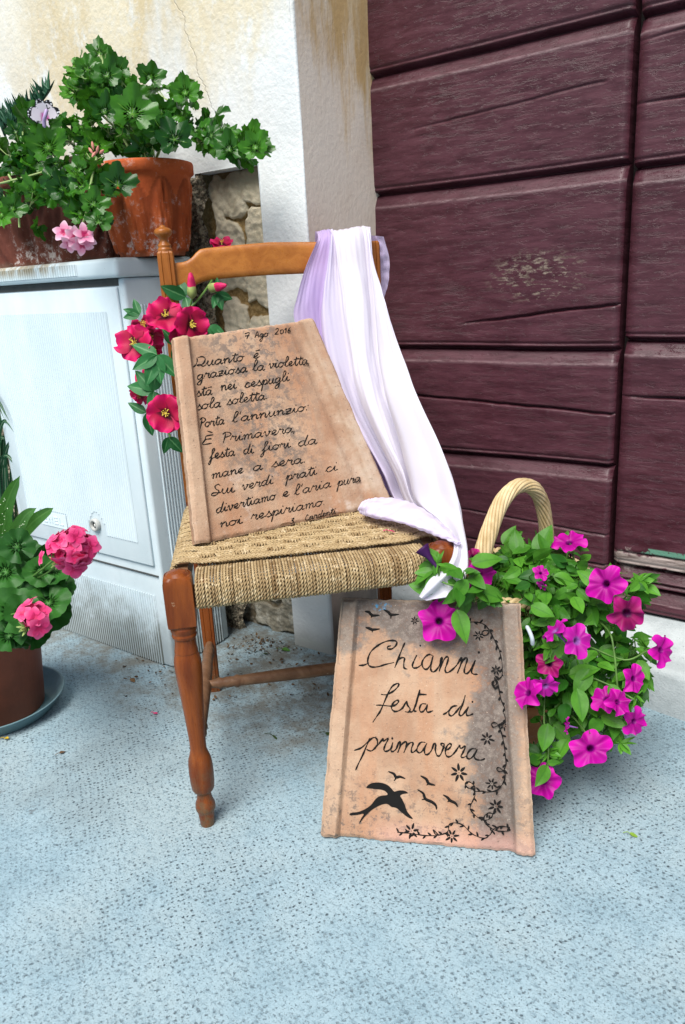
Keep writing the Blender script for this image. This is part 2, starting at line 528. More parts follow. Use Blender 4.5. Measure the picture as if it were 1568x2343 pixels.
def m_cabinet():
    g = G('grey_cabinet_plastic', 0.42, 0.45, CAB_ORG)
    x, y, z = g.sep()
    n = g.noise(7, 5, 0.7, g.map((1, 1, 0.5))); f = g.noise(120, 3, 0.8)
    c = g.mix(g.rng(n, 0.3, 0.7), (0.56, 0.67, 0.72), (0.64, 0.74, 0.785))
    c = g.mix(g.m_('MULTIPLY', g.rng(f, 0.70, 0.76), 0.7), c, (0.14, 0.15, 0.15))
    # mud splash at the foot, held in the grooves (t)
    low = g.rng(g.m_('ADD', z, g.m_('MULTIPLY', g.m_('SUBTRACT', g.noise(16, 5, 0.75), 0.5), 0.36)), 0.20, 0.02)
    low = g.m_('MULTIPLY', low, g.m_('ADD', 0.42, g.m_('MULTIPLY', g.attr('t'), 0.58)))
    c = g.mix(g.m_('MULTIPLY', low, 0.95), c, (0.095, 0.10, 0.075))
    # rust coloured run-off on the lid
    lid = g.m_('MULTIPLY', g.rng(z, 0.912, 0.935), g.rng(x, -1.46, -1.62))
    lid = g.m_('MULTIPLY', lid, g.rng(g.noise(30, 5, 0.75, g.map((1, 1, 0.25))), 0.36, 0.56))
    c = g.mix(g.m_('MULTIPLY', lid, 0.8), c, (0.27, 0.205, 0.095))
    g.col(c)
    g.bump(g.noise(60, 2, 0.5), 0.05, 0.002)
    return g.m
def m_wood(name, c0, c1, dark, rough=0.34, axis=2, wear=0.3):
    g = G(name, rough, 0.28)
    sc = [14, 14, 14]; sc[axis] = 1.6
    gr = g.noise(2.6, 6, 0.62, g.map(tuple(sc)), 0.8)
    fine = g.noise(16, 4, 0.7, g.map(tuple(sc)))
    c = g.mix(g.rng(gr, 0.32, 0.68), c0, c1)
    c = g.mix(g.m_('MULTIPLY', g.rng(fine, 0.55, 0.75), 0.4), c, dark)
    ch = g.rng(g.noise(55, 5, 0.8), 0.655, 0.70)
    c = g.mix(g.m_('MULTIPLY', ch, wear), c, (0.55, 0.42, 0.27))
    x, y, z = g.sep()
    grime = g.m_('MULTIPLY', g.rng(g.m_('ADD', z, g.m_('MULTIPLY', g.noise(28, 4, 0.7), 0.12)), 0.24, 0.05), g.rng(g.noise(70, 4, 0.75), 0.4, 0.62))
    c = g.mix(g.m_('MULTIPLY', grime, 0.75), c, (0.11, 0.085, 0.045))
    g.col(c)
    g.rough(g.rng(fine, 0.3, 0.7, rough - 0.06, rough + 0.16))
    g.bump(g.m_('ADD', fine, g.m_('MULTIPLY', ch, -0.8)), 0.15, 0.002)
    return g.m
def m_rope():
    g = G('seagrass_rope', 0.75, 0.25)
    k = g.attr('k')
    n = g.noise(90, 4, 0.7)
    c = g.mix(k, (0.20, 0.125, 0.055), (0.43, 0.325, 0.175))
    c = g.mix(g.rng(n, 0.5, 0.72), c, (0.58, 0.47, 0.30))
    c = g.mix(g.m_('MULTIPLY', g.rng(n, 0.45, 0.3), 0.7), c, (0.16, 0.095, 0.04))
    g.col(c)
    g.bump(g.noise(500, 2, 0.6), 0.3, 0.001)
    return g.m
def m_tile(name, grey_right):
    g = G(name, 0.85, 0.15)
    x, y, z = g.sep()                       # tile-local: x across, y up the tile
    n = g.noise(9, 5, 0.65); f = g.noise(230, 3, 0.75); mo = g.noise(42, 6, 0.8)
    stv = g.noise(20, 4, 0.6, g.map((1, 0.10, 1)))
    c = g.mix(g.rng(n, 0.3, 0.7), (0.325, 0.192, 0.122), (0.48, 0.335, 0.230))
    c = g.mix(g.m_('MULTIPLY', g.rng(stv, 0.42, 0.64), 0.4), c, (0.42, 0.19, 0.095))
    if grey_right:
        rg = g.m_('ADD', g.rng(x, 0.20, 0.315), g.m_('MULTIPLY', g.rng(y, 0.25, 0.39), 0.62))
        rg = g.m_('ADD', rg, g.m_('MULTIPLY', g.m_('SUBTRACT', n, 0.5), 1.7))
        rg = g.m_('MULTIPLY', g.rng(rg, 0.0, 0.55), g.rng(x, 0.33, 0.305, 0.35, 1.0))
        spk = g.noise(85, 6, 0.85)
        rg = g.rng(g.m_('ADD', g.m_('MULTIPLY', rg, 0.44), g.m_('ADD', g.m_('MULTIPLY', spk, 1.05), g.m_('MULTIPLY', n, 0.25))), 0.75, 1.10)
        c = g.mix(g.m_('MULTIPLY', rg, 0.88), c, g.mix(g.rng(spk, 0.38, 0.62), (0.050, 0.052, 0.058), (0.20, 0.175, 0.155)))
        dots = g.rng(g.noise(64, 6, 0.8), 0.525, 0.585)
        area = g.m_('ADD', g.rng(y, 0.16, 0.03), g.m_('MULTIPLY', g.rng(y, 0.27, 0.36), 0.8))
        c = g.mix(g.m_('MULTIPLY', dots, g.m_('MULTIPLY', area, 0.75)), c, (0.13, 0.105, 0.09))
        pk = g.m_('MULTIPLY', g.rng(y, 0.05, 0.0), g.rng(x, 0.06, 0.13))
        c = g.mix(g.m_('MULTIPLY', pk, 0.55), c, (0.60, 0.33, 0.27))
        # two dabs of blue paint at the top
        bx = g.m_('SUBTRACT', x, 0.095); by = g.m_('SUBTRACT', y, 0.379)
        bd = g.m_('ADD', g.m_('MULTIPLY', bx, bx), g.m_('MULTIPLY', g.m_('MULTIPLY', by, by), 5.0))
        bl = g.m_('MULTIPLY', g.rng(bd, 0.0004, 0.0001, 0.0, 0.7), g.rng(g.noise(110, 4, 0.75), 0.49, 0.58))
        c = g.mix(bl, c, (0.03, 0.34, 0.66))
    else:
        ax = g.m_('ABSOLUTE', g.m_('SUBTRACT', x, 0.18))
        ar = g.m_('MULTIPLY', g.rng(ax, 0.14, 0.03), g.rng(y, 0.02, 0.12))
        dots = g.rng(g.m_('ADD', g.m_('MULTIPLY', mo, 0.75), g.m_('MULTIPLY', g.noise(75, 4, 0.75), 0.40)), 0.545, 0.64)
        c = g.mix(g.m_('MULTIPLY', dots, g.m_('MULTIPLY', ar, 0.78)), c, (0.15, 0.125, 0.11))
        lime = g.m_('MULTIPLY', g.rng(g.noise(12, 5, 0.7, g.map(loc=(2, 1, 0))), 0.55, 0.72), g.rng(y, 0.16, 0.0, 0.15, 1.0))
        c = g.mix(g.m_('MULTIPLY', lime, 0.6), c, (0.68, 0.62, 0.57))
        gr = g.m_('MULTIPLY', g.rng(x, 0.27, 0.36), g.rng(n, 0.4, 0.65))
        c = g.mix(g.m_('MULTIPLY', gr, 0.55), c, (0.52, 0.47, 0.40))
    c = g.mix(g.m_('MULTIPLY', g.attr('t'), 0.55), c, (0.54, 0.41, 0.30))
    c = g.mix(g.m_('MULTIPLY', g.rng(f, 0.62, 0.70), 0.8), c, (0.13, 0.09, 0.07))
    c = g.mix(g.m_('MULTIPLY', g.rng(f, 0.36, 0.28), 0.5), c, (0.64, 0.55, 0.45))
    g.col(c)
    g.bump(g.m_('ADD', g.m_('MULTIPLY', f, 0.6), mo), 0.45, 0.003)
    return g.m
def m_plain(name, c, rough=0.6, spec=0.35, var=0.15, scale=40, bump=0.0):
    g = G(name, rough, spec)
    n = g.noise(scale, 4, 0.65)
    d = tuple(v * (1 - var) for v in c); l = tuple(min(1, v * (1 + var)) for v in c)
    g.col(g.mix(g.rng(n, 0.3, 0.7), d, l))
    if bump:
        g.bump(n, bump, 0.003)
    return g.m
def m_cloth():
    g = G('lilac_cloth', 0.55, 0.25)
    g.b.inputs['Sheen Weight'].default_value = 0.25
    c = g.mix(g.attr('t'), (0.60, 0.46, 0.80), (0.87, 0.85, 0.95))
    g.col(c)
    g.bump(g.noise(420, 2, 0.5), 0.08, 0.001)
    g.thin(0.42, c)
    return g.m
def m_leaf(name, dark, light, vein, rough=0.38, thin=0.22, veinw=1.0, hairy=0.0):
    g = G(name, rough, 0.28)
    k = g.attr('k'); t = g.attr('t')
    c = g.mix(k, dark, light)
    c = g.mix(g.rng(g.noise(35, 4, 0.7), 0.35, 0.7, 0.0, 0.35), c, tuple(v * 0.55 for v in dark))
    c = g.mix(g.m_('MULTIPLY', g.rng(t, 0.62, 1.0), veinw * 0.7), c, vein)
    g.col(c)
    g.bump(g.noise(160, 3, 0.6), 0.15 + hairy, 0.002)
    g.thin(thin, tuple(min(1, v * 1.6) for v in light))
    return g.m
def m_petal(name, inner, mid, outer, thin=0.25, rough=0.5, rays=0.0, thr=(0.16, 0.36)):
    g = G(name, rough, 0.25)
    t = g.attr('t')
    c = g.mix(g.rng(t, *thr), inner, mid)
    c = g.mix(g.rng(t, 0.45, 1.0), c, outer)
    k = g.attr('k')
    c = g.mix(g.m_('MULTIPLY', k, 0.5), c, tuple(v * 0.45 for v in mid))
    if rays:
        c = g.mix(g.m_('MULTIPLY', g.rng(g.noise(60, 3, 0.6), 0.55, 0.75), rays), c, tuple(v * 0.5 for v in mid))
    g.col(c)
    g.thin(thin, outer)
    return g.m
def m_terracotta(name, c0, c1, lime=0.5, relief=0.0):
    g = G(name, 0.8, 0.2)
    n = g.noise(12, 5, 0.7); f = g.noise(75, 5, 0.8)
    x, y, z = g.sep()
    c = g.mix(g.rng(n, 0.3, 0.7), c0, c1)
    c = g.mix(g.m_('MULTIPLY', g.attr('t'), 0.6), c, tuple(v * 0.4 for v in c0))  # hollows of the moulded relief darkened in the colour, as shade
    zl = g.rng(z, 0.055, 0.0, 0.35, 1.0)
    c = g.mix(g.m_('MULTIPLY', g.m_('MULTIPLY', g.rng(g.m_('ADD', g.m_('MULTIPLY', f, 0.6), g.m_('MULTIPLY', n, 0.5)), 0.58, 0.68), zl), lime), c, (0.60, 0.55, 0.52))
    c = g.mix(g.m_('MULTIPLY', g.rng(f, 0.63, 0.68), 0.6), c, (0.07, 0.04, 0.03))
    c = g.mix(g.m_('MULTIPLY', g.rng(g.m_('ADD', z, g.m_('MULTIPLY', n, 0.03)), 0.030, 0.012), 0.55), c, (0.10, 0.085, 0.06))
    g.col(c)
    g.bump(g.m_('ADD', f, n), 0.4, 0.004)
    return g.m

# ================================================================== THE SETTING
YW = 1.34           # front of the plastered wall
YD = 1.65           # face of the door
ground = MB()
ground.grid(np.array([[[x, y, 0.0] for y in np.linspace(-20, 20, 41)] for x in np.linspace(-20, 20, 41)]))
tag(ground.build('ground', m_ground(), None, False), kind='structure')

# --- wall with a plastered front, a splayed door jamb and a recess where the old stones show
wall = empty('house_wall', (0, 0, 0), 'cream and white weathered plaster house wall with a stone recess behind the chair', 'wall')
mp = m_plaster()
NX0, NX1, NZ1 = -1.372, -1.181, 1.122
def wallgrid(mb, x0, x1, z0, z1, st=0.03, y=YW, edge=None):
    nx, nzz = max(2, int((x1 - x0) / st)), max(2, int((z1 - z0) / st))
    P = np.zeros((nx + 1, nzz + 1, 3))
    for i in range(nx + 1):
        for j in range(nzz + 1):
            X, Z = x0 + (x1 - x0) * i / nx, z0 + (z1 - z0) * j / nzz
            P[i, j] = (X, y + 0.004 * nz(X * 4, Z * 4) + 0.0015 * nz(X * 17, Z * 17, 3), Z)
    mb.grid(P)
b = MB()
wallgrid(b, -5.0, -2.2, 0, 3.0, 0.2)
wallgrid(b, -2.2, NX0, NZ1, 3.0)
wallgrid(b, -2.2, NX0, 0, NZ1)
wallgrid(b, NX0, NX1, NZ1, 3.0)
wallgrid(b, NX1, -1.066, 0, 3.0)
# rounded corner of the wall
zs_ = np.linspace(0, 3.0, 120)
P = np.zeros((7, 120, 3))
for i in range(7):
    a = i / 6 * PI / 2
    for j, Z in enumerate(zs_):
        wv = 0.0025 * nz(Z * 6, 4.0)
        P[i, j] = (-1.066 + 0.006 * math.sin(a) + wv * math.sin(a), YW + 0.006 - 0.006 * math.cos(a) + 0.003 * nz(-1.066 * 4, Z * 4) * math.cos(a), Z)
b.grid(P)
# lips of the recess: the plaster is 6 cm thick there
for k_ in range(1):
    X = NX1
    P = np.zeros((5, 60, 3))
    for i in range(5):
        for j in range(60):
            Z = NZ1 * j / 59
            P[i, j] = (X + 0.004 * nz(Z * 14, X * 9) * (i > 0), YW + 0.045 * i / 4, Z)
    b.grid(P)
P = np.zeros((5, 30, 3))
for i in range(5):
    for j in range(30):
        X = NX0 + (NX1 - NX0) * j / 29
        P[i, j] = (X, YW + 0.045 * i / 4, NZ1 + (0.004 * nz(X * 20, 7.0) if i else 0))
b.grid(P)
b.build('plaster_face', mp, wall)
# door jamb, slightly splayed
b = MB()
P = np.zeros((14, 120, 3))
for i in range(14):
    for j, Z in enumerate(zs_):
        u = i / 13
        P[i, j] = (-1.060 - 0.040 * u + 0.003 * nz(u * 4, Z * 5, 9) * (0.2 + u), YW + 0.006 + (YD + 0.06 - YW) * u, Z)
b.grid(P)
b.build('door_jamb', m_jamb(), wall)
# lintel and the wall to the right of the doorway (outside the picture)
b = MB()
b.box((-1.1, YW + 0.01, 2.6), (1.6, YW + 0.4, 3.0))
b.box((1.2, YW, 0), (3.5, YW + 0.4, 3.0))
b.build('doorway_surround', mp, wall, False)
# the stones in the recess: a height field of rounded blocks in mortar
STN = [(-1.225, 1.090, .045, .040), (-1.215, 0.985, .050, .062), (-1.222, 0.865, .030, .045), (-1.290, 1.075, .030, .052),
       (-1.340, 1.060, .022, .060), (-1.318, 0.940, .048, .080), (-1.262, 0.870, .016, .034), (-1.225, 0.760, .048, .045),
       (-1.320, 0.800, .046, .042), (-1.290, 0.690, .052, .044), (-1.205, 0.660, .030, .040), (-1.330, 0.590, .040, .040),
       (-1.235, 0.570, .050, .038), (-1.300, 0.480, .060, .045), (-1.205, 0.460, .030, .050), (-1.270, 0.360, .075, .050),
       (-1.340, 0.260, .035, .055), (-1.245, 0.250, .065, .048), (-1.310, 0.140, .060, .050), (-1.215, 0.130, .036, .060), (-1.270, 0.040, .080, .036)]
b = MB()
nx_, nz_ = 90, 460
P = np.zeros((nx_, nz_, 3)); T = np.zeros((nx_, nz_)); K = np.zeros((nx_, nz_))
for i in range(nx_):
    for j in range(nz_):
        X, Z = NX0 - 0.06 + (NX1 - NX0 + 0.07) * i / (nx_ - 1), (NZ1 + 0.01) * j / (nz_ - 1)
        hx, hz = X + 0.018 * nz(X * 20, Z * 20, 1) + .004 * nz(X * 70, Z * 70, 1), Z + 0.018 * nz(X * 20, Z * 20, 5) + .004 * nz(X * 70, Z * 70, 5)
        h, kk = 0, 0
        for q, (sx, sz, rx, rz) in enumerate(STN):
            d = (abs((hx - sx) / (rx * .93)) ** 5 + abs((hz - sz) / (rz * .90)) ** 5) ** (1 / 5)
            hh = float(ss(1.15 - d, 0.0, 0.16))
            if hh > h:
                h, kk = hh, (q * 0.37) % 1
        P[i, j] = (X, YW + 0.044 - 0.010 * h - 0.004 * nz(X * 30, Z * 30, 2) - 0.004 * nz(X * 80, Z * 80, 2), Z)
        T[i, j], K[i, j] = h, kk
b.grid(P, t=T, k=K)
b.build('stone_infill', m_stone(), wall)
# coarse roughcast strip left of the recess, running on behind the cabinet
b = MB()
nx_, nz_ = 230, 300
P = np.zeros((nx_, nz_, 3))
for i in range(nx_):
    for j in range(nz_):
        X = -2.6 + (NX0 + 0.014 + 2.6) * (1 - (1 - i / (nx_ - 1)) ** 2.2)
        Z = 1.122 * (j / (nz_ - 1)) ** 0.7
        e = min(1.0, (1.125 + 0.02 * nz(X * 25, 3.0) - Z) / 0.02, (NX0 + 0.010 + 0.012 * nz(Z * 18, 1.0) - X) / 0.006 if X > NX0 - .01 else 1.0)
        r = 0.008 * abs(nz(X * 75, Z * 75, 6)) + 0.007 * nz(X * 130, Z * 130, 8)
        P[i, j] = (X, YW + 0.004 - (0.010 + r) * max(-3.0, e), Z)
b.grid(P)
b.build('roughcast_strip', m_roughcast(), wall)

# --- door: boards with a chamfered upper edge, two leaves
door = empty('plank_door', DOOR_ORG, 'old burgundy painted wooden door of wide horizontal boards, glossy and cracked', 'door')
md = m_door()
GROOVES = [0.128, 0.455, 0.708, 1.064, 1.319, 1.585, 1.86, 2.13, 2.40, 2.62]
def door_leaf(x0, x1, seed, cracks, gro):
    nzv = 760
    zv = np.linspace(0.134, 2.6, 2000)
    # denser where the profile bends
    dens = np.ones_like(zv) * 0.55
    for q in gro: dens += 2.6 * np.exp(-((zv - q) / 0.035) ** 2)
    dens += (zv < 1.6) * 0.9
    for c_ in cracks:
        dens += 2.2 * ((zv > min(c_[2], c_[3]) - .008) & (zv < max(c_[2], c_[3]) + .008))
    cs = np.cumsum(dens); cs = (cs - cs[0]) / (cs[-1] - cs[0])
    zz = np.interp(np.linspace(0, 1, nzv), cs, zv)
    nx = max(30, int((x1 - x0) / 0.006))
    nx = min(nx, 150)
    xx = np.linspace(x0, x1, nx)
    P = np.zeros((nx, nzv, 3)); T = np.zeros((nx, nzv))
    for i, X in enumerate(xx):
        wv = [0.004 * nz(X * 2.3, q * 7.1, seed) for q in gro]
        for j, Z in enumerate(zz):
            d = 9.0
            for q, gz in enumerate(gro):
                e = Z - gz - wv[q]
                if abs(e) < abs(d): d = e
            # below the groove (d < 0): top of the lower board with a 3 cm chamfer; above: square edge with a small bead
            if d < 0:
                u = min(1.0, -d / 0.030)
                dep = 0.017 * (1 - u) ** 1.02 + (0.012 * math.exp(-(d / 0.0028) ** 2))
                T[i, j] = 0.9 * math.exp(-((u - 0.99) / 0.06) ** 2) if u < 1 else 0.9 * math.exp(-((-d - 0.030) / 0.0035) ** 2)
            else:
                dep = 0.022 * math.exp(-(d / 0.005) ** 2) + 0.0035 * math.exp(-((d - 0.013) / 0.0035) ** 2)
            y = YD + dep
            for (c0, c1, za, zb, dp) in cracks:
                if c0 <= X <= c1:
                    zc = za + (zb - za) * (X - c0) / (c1 - c0) + 0.0022 * nz(X * 9, 2.2, za) + 0.0012 * nz(X * 45, 1.2, za)
                    fade = min(1, (X - c0) / 0.12 + 0.15)
                    y += 1.6 * dp * fade * math.exp(-((Z - zc) / 0.0024) ** 2)
            g_ = nz(X * 7, Z * 70, seed)
            y += 0.0006 * g_ + 0.0020 * nz(X * 5, Z * 9, seed + 21) + 0.0016 * nz(X * 24, Z * 55, seed + 5) * float(ss(nz(X * 2.2, Z * 3.1, seed + 9), -0.2, 0.5))
            ex = min(X - x0, x1 - X)
            y += 0.012 * math.exp(-(ex / (0.0035 + 0.002 * abs(nz(Z * 40, seed)))) ** 2)
            P[i, j] = (X, y, Z)
    b = MB()
    b.grid(P, t=T)
    # edges of the leaf, running back into the rebate
    for X, col in ((x0, 0), (x1, -1)):
        Q = np.stack([P[col], P[col] + np.array([0, 0.05, 0])])
        b.grid(Q)
    return b
GAPX = -0.500
door_leaf(-1.112, GAPX - 0.007, 1.0, [(-1.10, -0.508, 0.598, 0.573, 0.008), (-0.86, -0.508, 0.765, 0.800, 0.007), (-1.0, -0.55, 1.19, 1.215, 0.002), (-0.95, -0.508, 0.245, 0.228, 0.005), (-1.0, -0.508, 0.32, 0.30, 0.003)], GROOVES).build('door_leaf', md, door)
door_leaf(GAPX + 0.005, 1.25, 3.0, [(-0.494, 0.4, 0.612, 0.610, 0.008), (-0.494, 0.6, 1.165, 1.172, 0.005), (-0.494, -0.1, 1.27, 1.30, 0.003), (-0.494, 1.2, 0.268, 0.262, 0.007), (-0.494, 1.2, 0.205, 0.198, 0.004)],
          [0.128, 0.190, 0.235, 0.725, 1.055, 1.314, 1.58, 1.86, 2.13, 2.40, 2.62]).build('door_leaf', md, door)
b = MB()
b.box((GAPX - 0.03, YD + 0.052, 0.128), (GAPX + 0.03, YD + 0.06, 2.6))
b.box((-1.14, YD + 0.065, 0.0), (1.3, YD + 0.08, 2.7))
b.build('rebate', m_plain('door_rebate_dark', (0.012, 0.008, 0.008), 0.9), door, False)

# --- cement step in front of the door
step = MB()
fr = [(-1.098, 1.575), (-0.533, 1.5025), (-0.2818, 1.4696), (0.2, 1.41), (1.19, 1.29)]
xs = np.linspace(-1.098, 1.19, 140)
ys = np.interp(xs, [p[0] for p in fr], [p[1] for p in fr])
prof = [(0.0, 0.0), (0.0, 0.082), (0.004, 0.091), (0.013, 0.096), (0.05, 0.101), (0.11, 0.113), (0.16, 0.126), (0.40, 0.127)]
P = np.zeros((len(xs), len(prof), 3))
for i, X in enumerate(xs):
    for j, (dy, Z) in enumerate(prof):
        Y = ys[i] + dy if j < 5 else max(ys[i] + dy, ys[i] + 0.05 + (YD - ys[i] - 0.05) * (dy - 0.05) / 0.11 if j < 7 else YD + 0.07)
        P[i, j] = (X, Y + (0.003 * nz(X * 9, j * 0.7) if j < 5 else 0), Z + 0.002 * nz(X * 11, j * 0.4, 4) * (j > 0))
step.grid(P)
so_ = step.build('door_step', m_step())
tag(so_, 'grey cement step running along the foot of the burgundy door', 'step')
sharp(so_, 50)

# ================================================================== UTILITY CABINET
cab = empty('utility_cabinet', CAB_ORG, 'pale grey plastic utility cabinet with fine vertical grooves and a round lock', 'cabinet')
mc = m_cabinet()
CX0, CX1, CY0, CY1 = -1.925, -1.3565, 1.09, 1.285
def grooved(mb, x0, x1, z0, z1, y, pitch=0.0082, depth=0.0028, holes=()):
    """raised ribs on the front (facing -Y)"""
    n = int((x1 - x0) / pitch)
    for i in range(n):
        xa = x0 + i * pitch
        spans = [(z0, z1)]
        for (h0, h1, hz0, hz1) in holes:
            if h0 < xa + pitch / 2 < h1:
                spans = [q for (s0, s1) in spans for q in (((s0, min(s1, hz0)), (max(s0, hz1), s1)) if hz0 < s1 and hz1 > s0 else ((s0, s1),)) if q[1] - q[0] > 0.004]
        for (s0, s1) in spans:
            X = [xa, xa + pitch * .18, xa + pitch * .30, xa + pitch * .62, xa + pitch * .74, xa + pitch]
            Y = [y, y, y - depth, y - depth, y, y]
            tt = [1, 1, 0, 0, 1, 1]
            P = np.array([[[X[q], Y[q], s0], [X[q], Y[q], s1]] for q in range(6)])
            mb.grid(P, t=np.array([[v, v] for v in tt]))
            for zc in (s0, s1):
                mb.add([[X[1], y, zc], [X[2], y - depth, zc], [X[3], y - depth, zc], [X[4], y, zc]], [[0, 1, 2, 3]])
b = MB()
b.box((CX0, CY0, 0.0), (CX1, CY1, 0.905))
ob = bevel(b.build('body', mc, cab, True), 0.008, 3)
b = MB()
grooved(b, CX0 + 0.03, CX1 - 0.026, 0.004, 0.185, CY0 - 0.0008, 0.0086, 0.0028)
b.build('plinth_ribs', mc, cab, False)
# ribs on the right side (facing +X)
b = MB()
for y0_, y1_ in ((CY0 + 0.035, CY1 - 0.02),):
    n = int((y1_ - y0_) / 0.0086)
    for i in range(n):
        ya = y0_ + i * 0.0086
        Ys = [ya, ya + .0016, ya + .0026, ya + .0053, ya + .0064, ya + .0086]
        Xs = [0, 0, .0028, .0028, 0, 0]
        for (s0, s1) in ((0.004, 0.19), (0.255, 0.85)):
            P = np.array([[[CX1 + 0.0008 + Xs[q], Ys[q], s0], [CX1 + 0.0008 + Xs[q], Ys[q], s1]] for q in range(6)])
            b.grid(P[::-1], t=np.array([[v, v] for v in (1, 1, 0, 0, 1, 1)]))
b.build('side_ribs', mc, cab, False)
# the door of the cabinet: a raised panel with ribs, a smooth frame, a lock and an embossed plate
b = MB()
b.box((-1.895, CY0 - 0.007, 0.262), (-1.374, CY0 + 0.0, 0.888))
dr = bevel(b.build('door_panel', mc, cab, True), 0.003, 2)
b = MB()
LK = (-1.565, 0.338)
grooved(b, -1.858, -1.415, 0.315, 0.838, CY0 - 0.0078, 0.0082, 0.0015,
        holes=[(-1.80, -1.685, 0.30, 0.348)] + [(LK[0] - 0.032 + 0.064 * q / 8, LK[0] - 0.032 + 0.064 * (q + 1) / 8, 0.30, LK[1] + 0.034 * math.sin(PI * (q + 0.5) / 8)) for q in range(8)])
b.build('door_ribs', mc, dr, False)
b = MB()
yy = CY0 - 0.0078
b.box((-1.798, yy - 0.0012, 0.306), (-1.688, yy, 0.344))
def emb(mb, strokes, x0, z0, s=0.0195):
    for (a0, b0, a1, b1) in strokes:
        mb.box((x0 + a0 * s, yy - 0.0026, z0 + b0 * s), (x0 + a1 * s, yy - 0.0012, z0 + b1 * s))
Ee = [(0, 0, .16, 1), (.16, .84, .8, 1), (.16, .43, .7, .57), (.16, 0, .8, .16)]
emb(b, Ee, -1.786, 0.315)
emb(b, [(0, 0, .16, 1), (.66, 0, .82, 1), (.16, .62, .34, .84), (.34, .38, .50, .62), (.50, .16, .66, .38)], -1.763, 0.315)
emb(b, Ee, -1.740, 0.315)
emb(b, [(0, 0, .16, 1), (.16, 0, .8, .16)], -1.717, 0.315)
b.build('embossed_plate', mc, dr, False)
AX = np.array([[1, 0, 0], [0, 0, 1], [0, -1, 0]])           # lathe axis pointing at -Y
b = MB()
b.lathe([(0.016, 0), (0.0165, 0.007), (0.0145, 0.010), (0.0100, 0.010), (0.0092, 0.004), (0.0, 0.004)], (LK[0], yy, LK[1]), 24, AX, cap=False)
lk = b.build('lock', m_plain('lock_grey_metal', (0.42, 0.43, 0.41), 0.4, 0.5, 0.1), dr)
b = MB()
b.lathe([(0.0088, 0.0041), (0.0085, 0.0046), (0.0, 0.0046)], (LK[0], yy, LK[1]), 18, AX, cap=False)
b.build('keyhole', m_plain('keyhole_dark', (0.02, 0.02, 0.02), 0.6), lk)
b = MB()
b.box((LK[0] + 0.001, yy - 0.0085, LK[1] - 0.003), (LK[0] + 0.006, yy - 0.004, LK[1] + 0.004))
bevel(b.build('lock_pin', m_plain('lock_pin_pale', (0.7, 0.7, 0.66), 0.4), lk), 0.001)
# groove line between door and plinth, lid with ribbed front
GAPM = m_plain('dark_joint_rubber', (0.05, 0.055, 0.055), 0.8)  # dark strips along the cabinet joints
b = MB()
b.box((-1.865, CY0 - 0.004, 0.236), (-1.366, CY0 - 0.0, 0.2385))
b.build('plinth_joint', GAPM, cab, False)
b = MB()
b.box((-1.9, CY0 - 0.0012, 0.890), (-1.372, CY0 - 0.0, 0.9045))
b.build('lid_seal', GAPM, cab, False)
b = MB()
b.box((CX0 - 0.008, CY0 - 0.018, 0.906), (CX1 + 0.006, CY1 + 0.004, 0.9455))
lid = bevel(b.build('lid', mc, cab, True), 0.010, 4)
b = MB()
grooved(b, CX0 + 0.02, -1.475, 0.915, 0.938, CY0 - 0.0188, 0.0090, 0.003)
b.build('lid_ribs', mc, lid, False)

# ================================================================== CHAIR
FL, FR = np.array([-0.880, 0.737, 0]), np.array([-0.584, 1.040, 0])
RL, RR = np.array([-1.197, 1.071, 0]), np.array([-0.914, 1.358, 0])
CU = (FR - FL) / np.linalg.norm(FR - FL)          # along the front, to the right
CB = np.array([-CU[1], CU[0], 0])                 # to the back
CZ = np.array([0, 0, 1.0])
CAX = np.array([CU, CB, CZ])
chair = empty('wooden_chair', tuple((FL + FR + RL + RR) / 4), 'brown wooden chair with turned legs and woven rope seat holding the poem tile', 'chair')
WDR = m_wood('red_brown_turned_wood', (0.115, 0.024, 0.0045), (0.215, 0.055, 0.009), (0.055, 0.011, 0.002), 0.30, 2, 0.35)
WDB = m_wood('honey_brown_wood_rail', (0.31, 0.102, 0.018), (0.42, 0.155, 0.030), (0.19, 0.055, 0.009), 0.30, 0, 0.12)
WDP = m_wood('honey_brown_wood_post', (0.23, 0.072, 0.013), (0.33, 0.112, 0.021), (0.13, 0.036, 0.007), 0.30, 2, 0.15)
WDS = m_wood('worn_brown_stretcher', (0.12, 0.055, 0.026), (0.20, 0.105, 0.055), (0.07, 0.03, 0.014), 0.5, 0, 0.3)
def rot_to(d):
    d = np.array(d, float); d /= np.linalg.norm(d)
    return basis(d, (0.13, 0.2, 1.0) if abs(d[2]) < .9 else (1, 0, 0))
LEG = [(.0118, 0), (.0122, .004), (.0135, .021), (.0140, .026), (.0164, .031), (.0170, .036), (.0162, .043), (.0130, .051), (.0121, .059), (.0124, .064),
       (.0160, .068), (.0187, .073), (.0199, .085), (.0205, .104), (.0199, .120), (.0185, .130), (.0160, .138), (.0135, .147), (.0134, .158), (.0137, .170),
       (.0157, .2075), (.0182, .2454), (.0205, .275), (.0216, .295), (.0217, .307), (.0208, .315), (.0190, .322), (.0182, .3262), (.0186, .3275), (.0178, .334),
       (.0163, .343), (.0166, .350), (.0190, .353), (.0197, .3565), (.0187, .360), (.0190, .361), (.0205, .365), (.0208, .369), (.0198, .3715), (.0212, .375), (.0215, .380)]
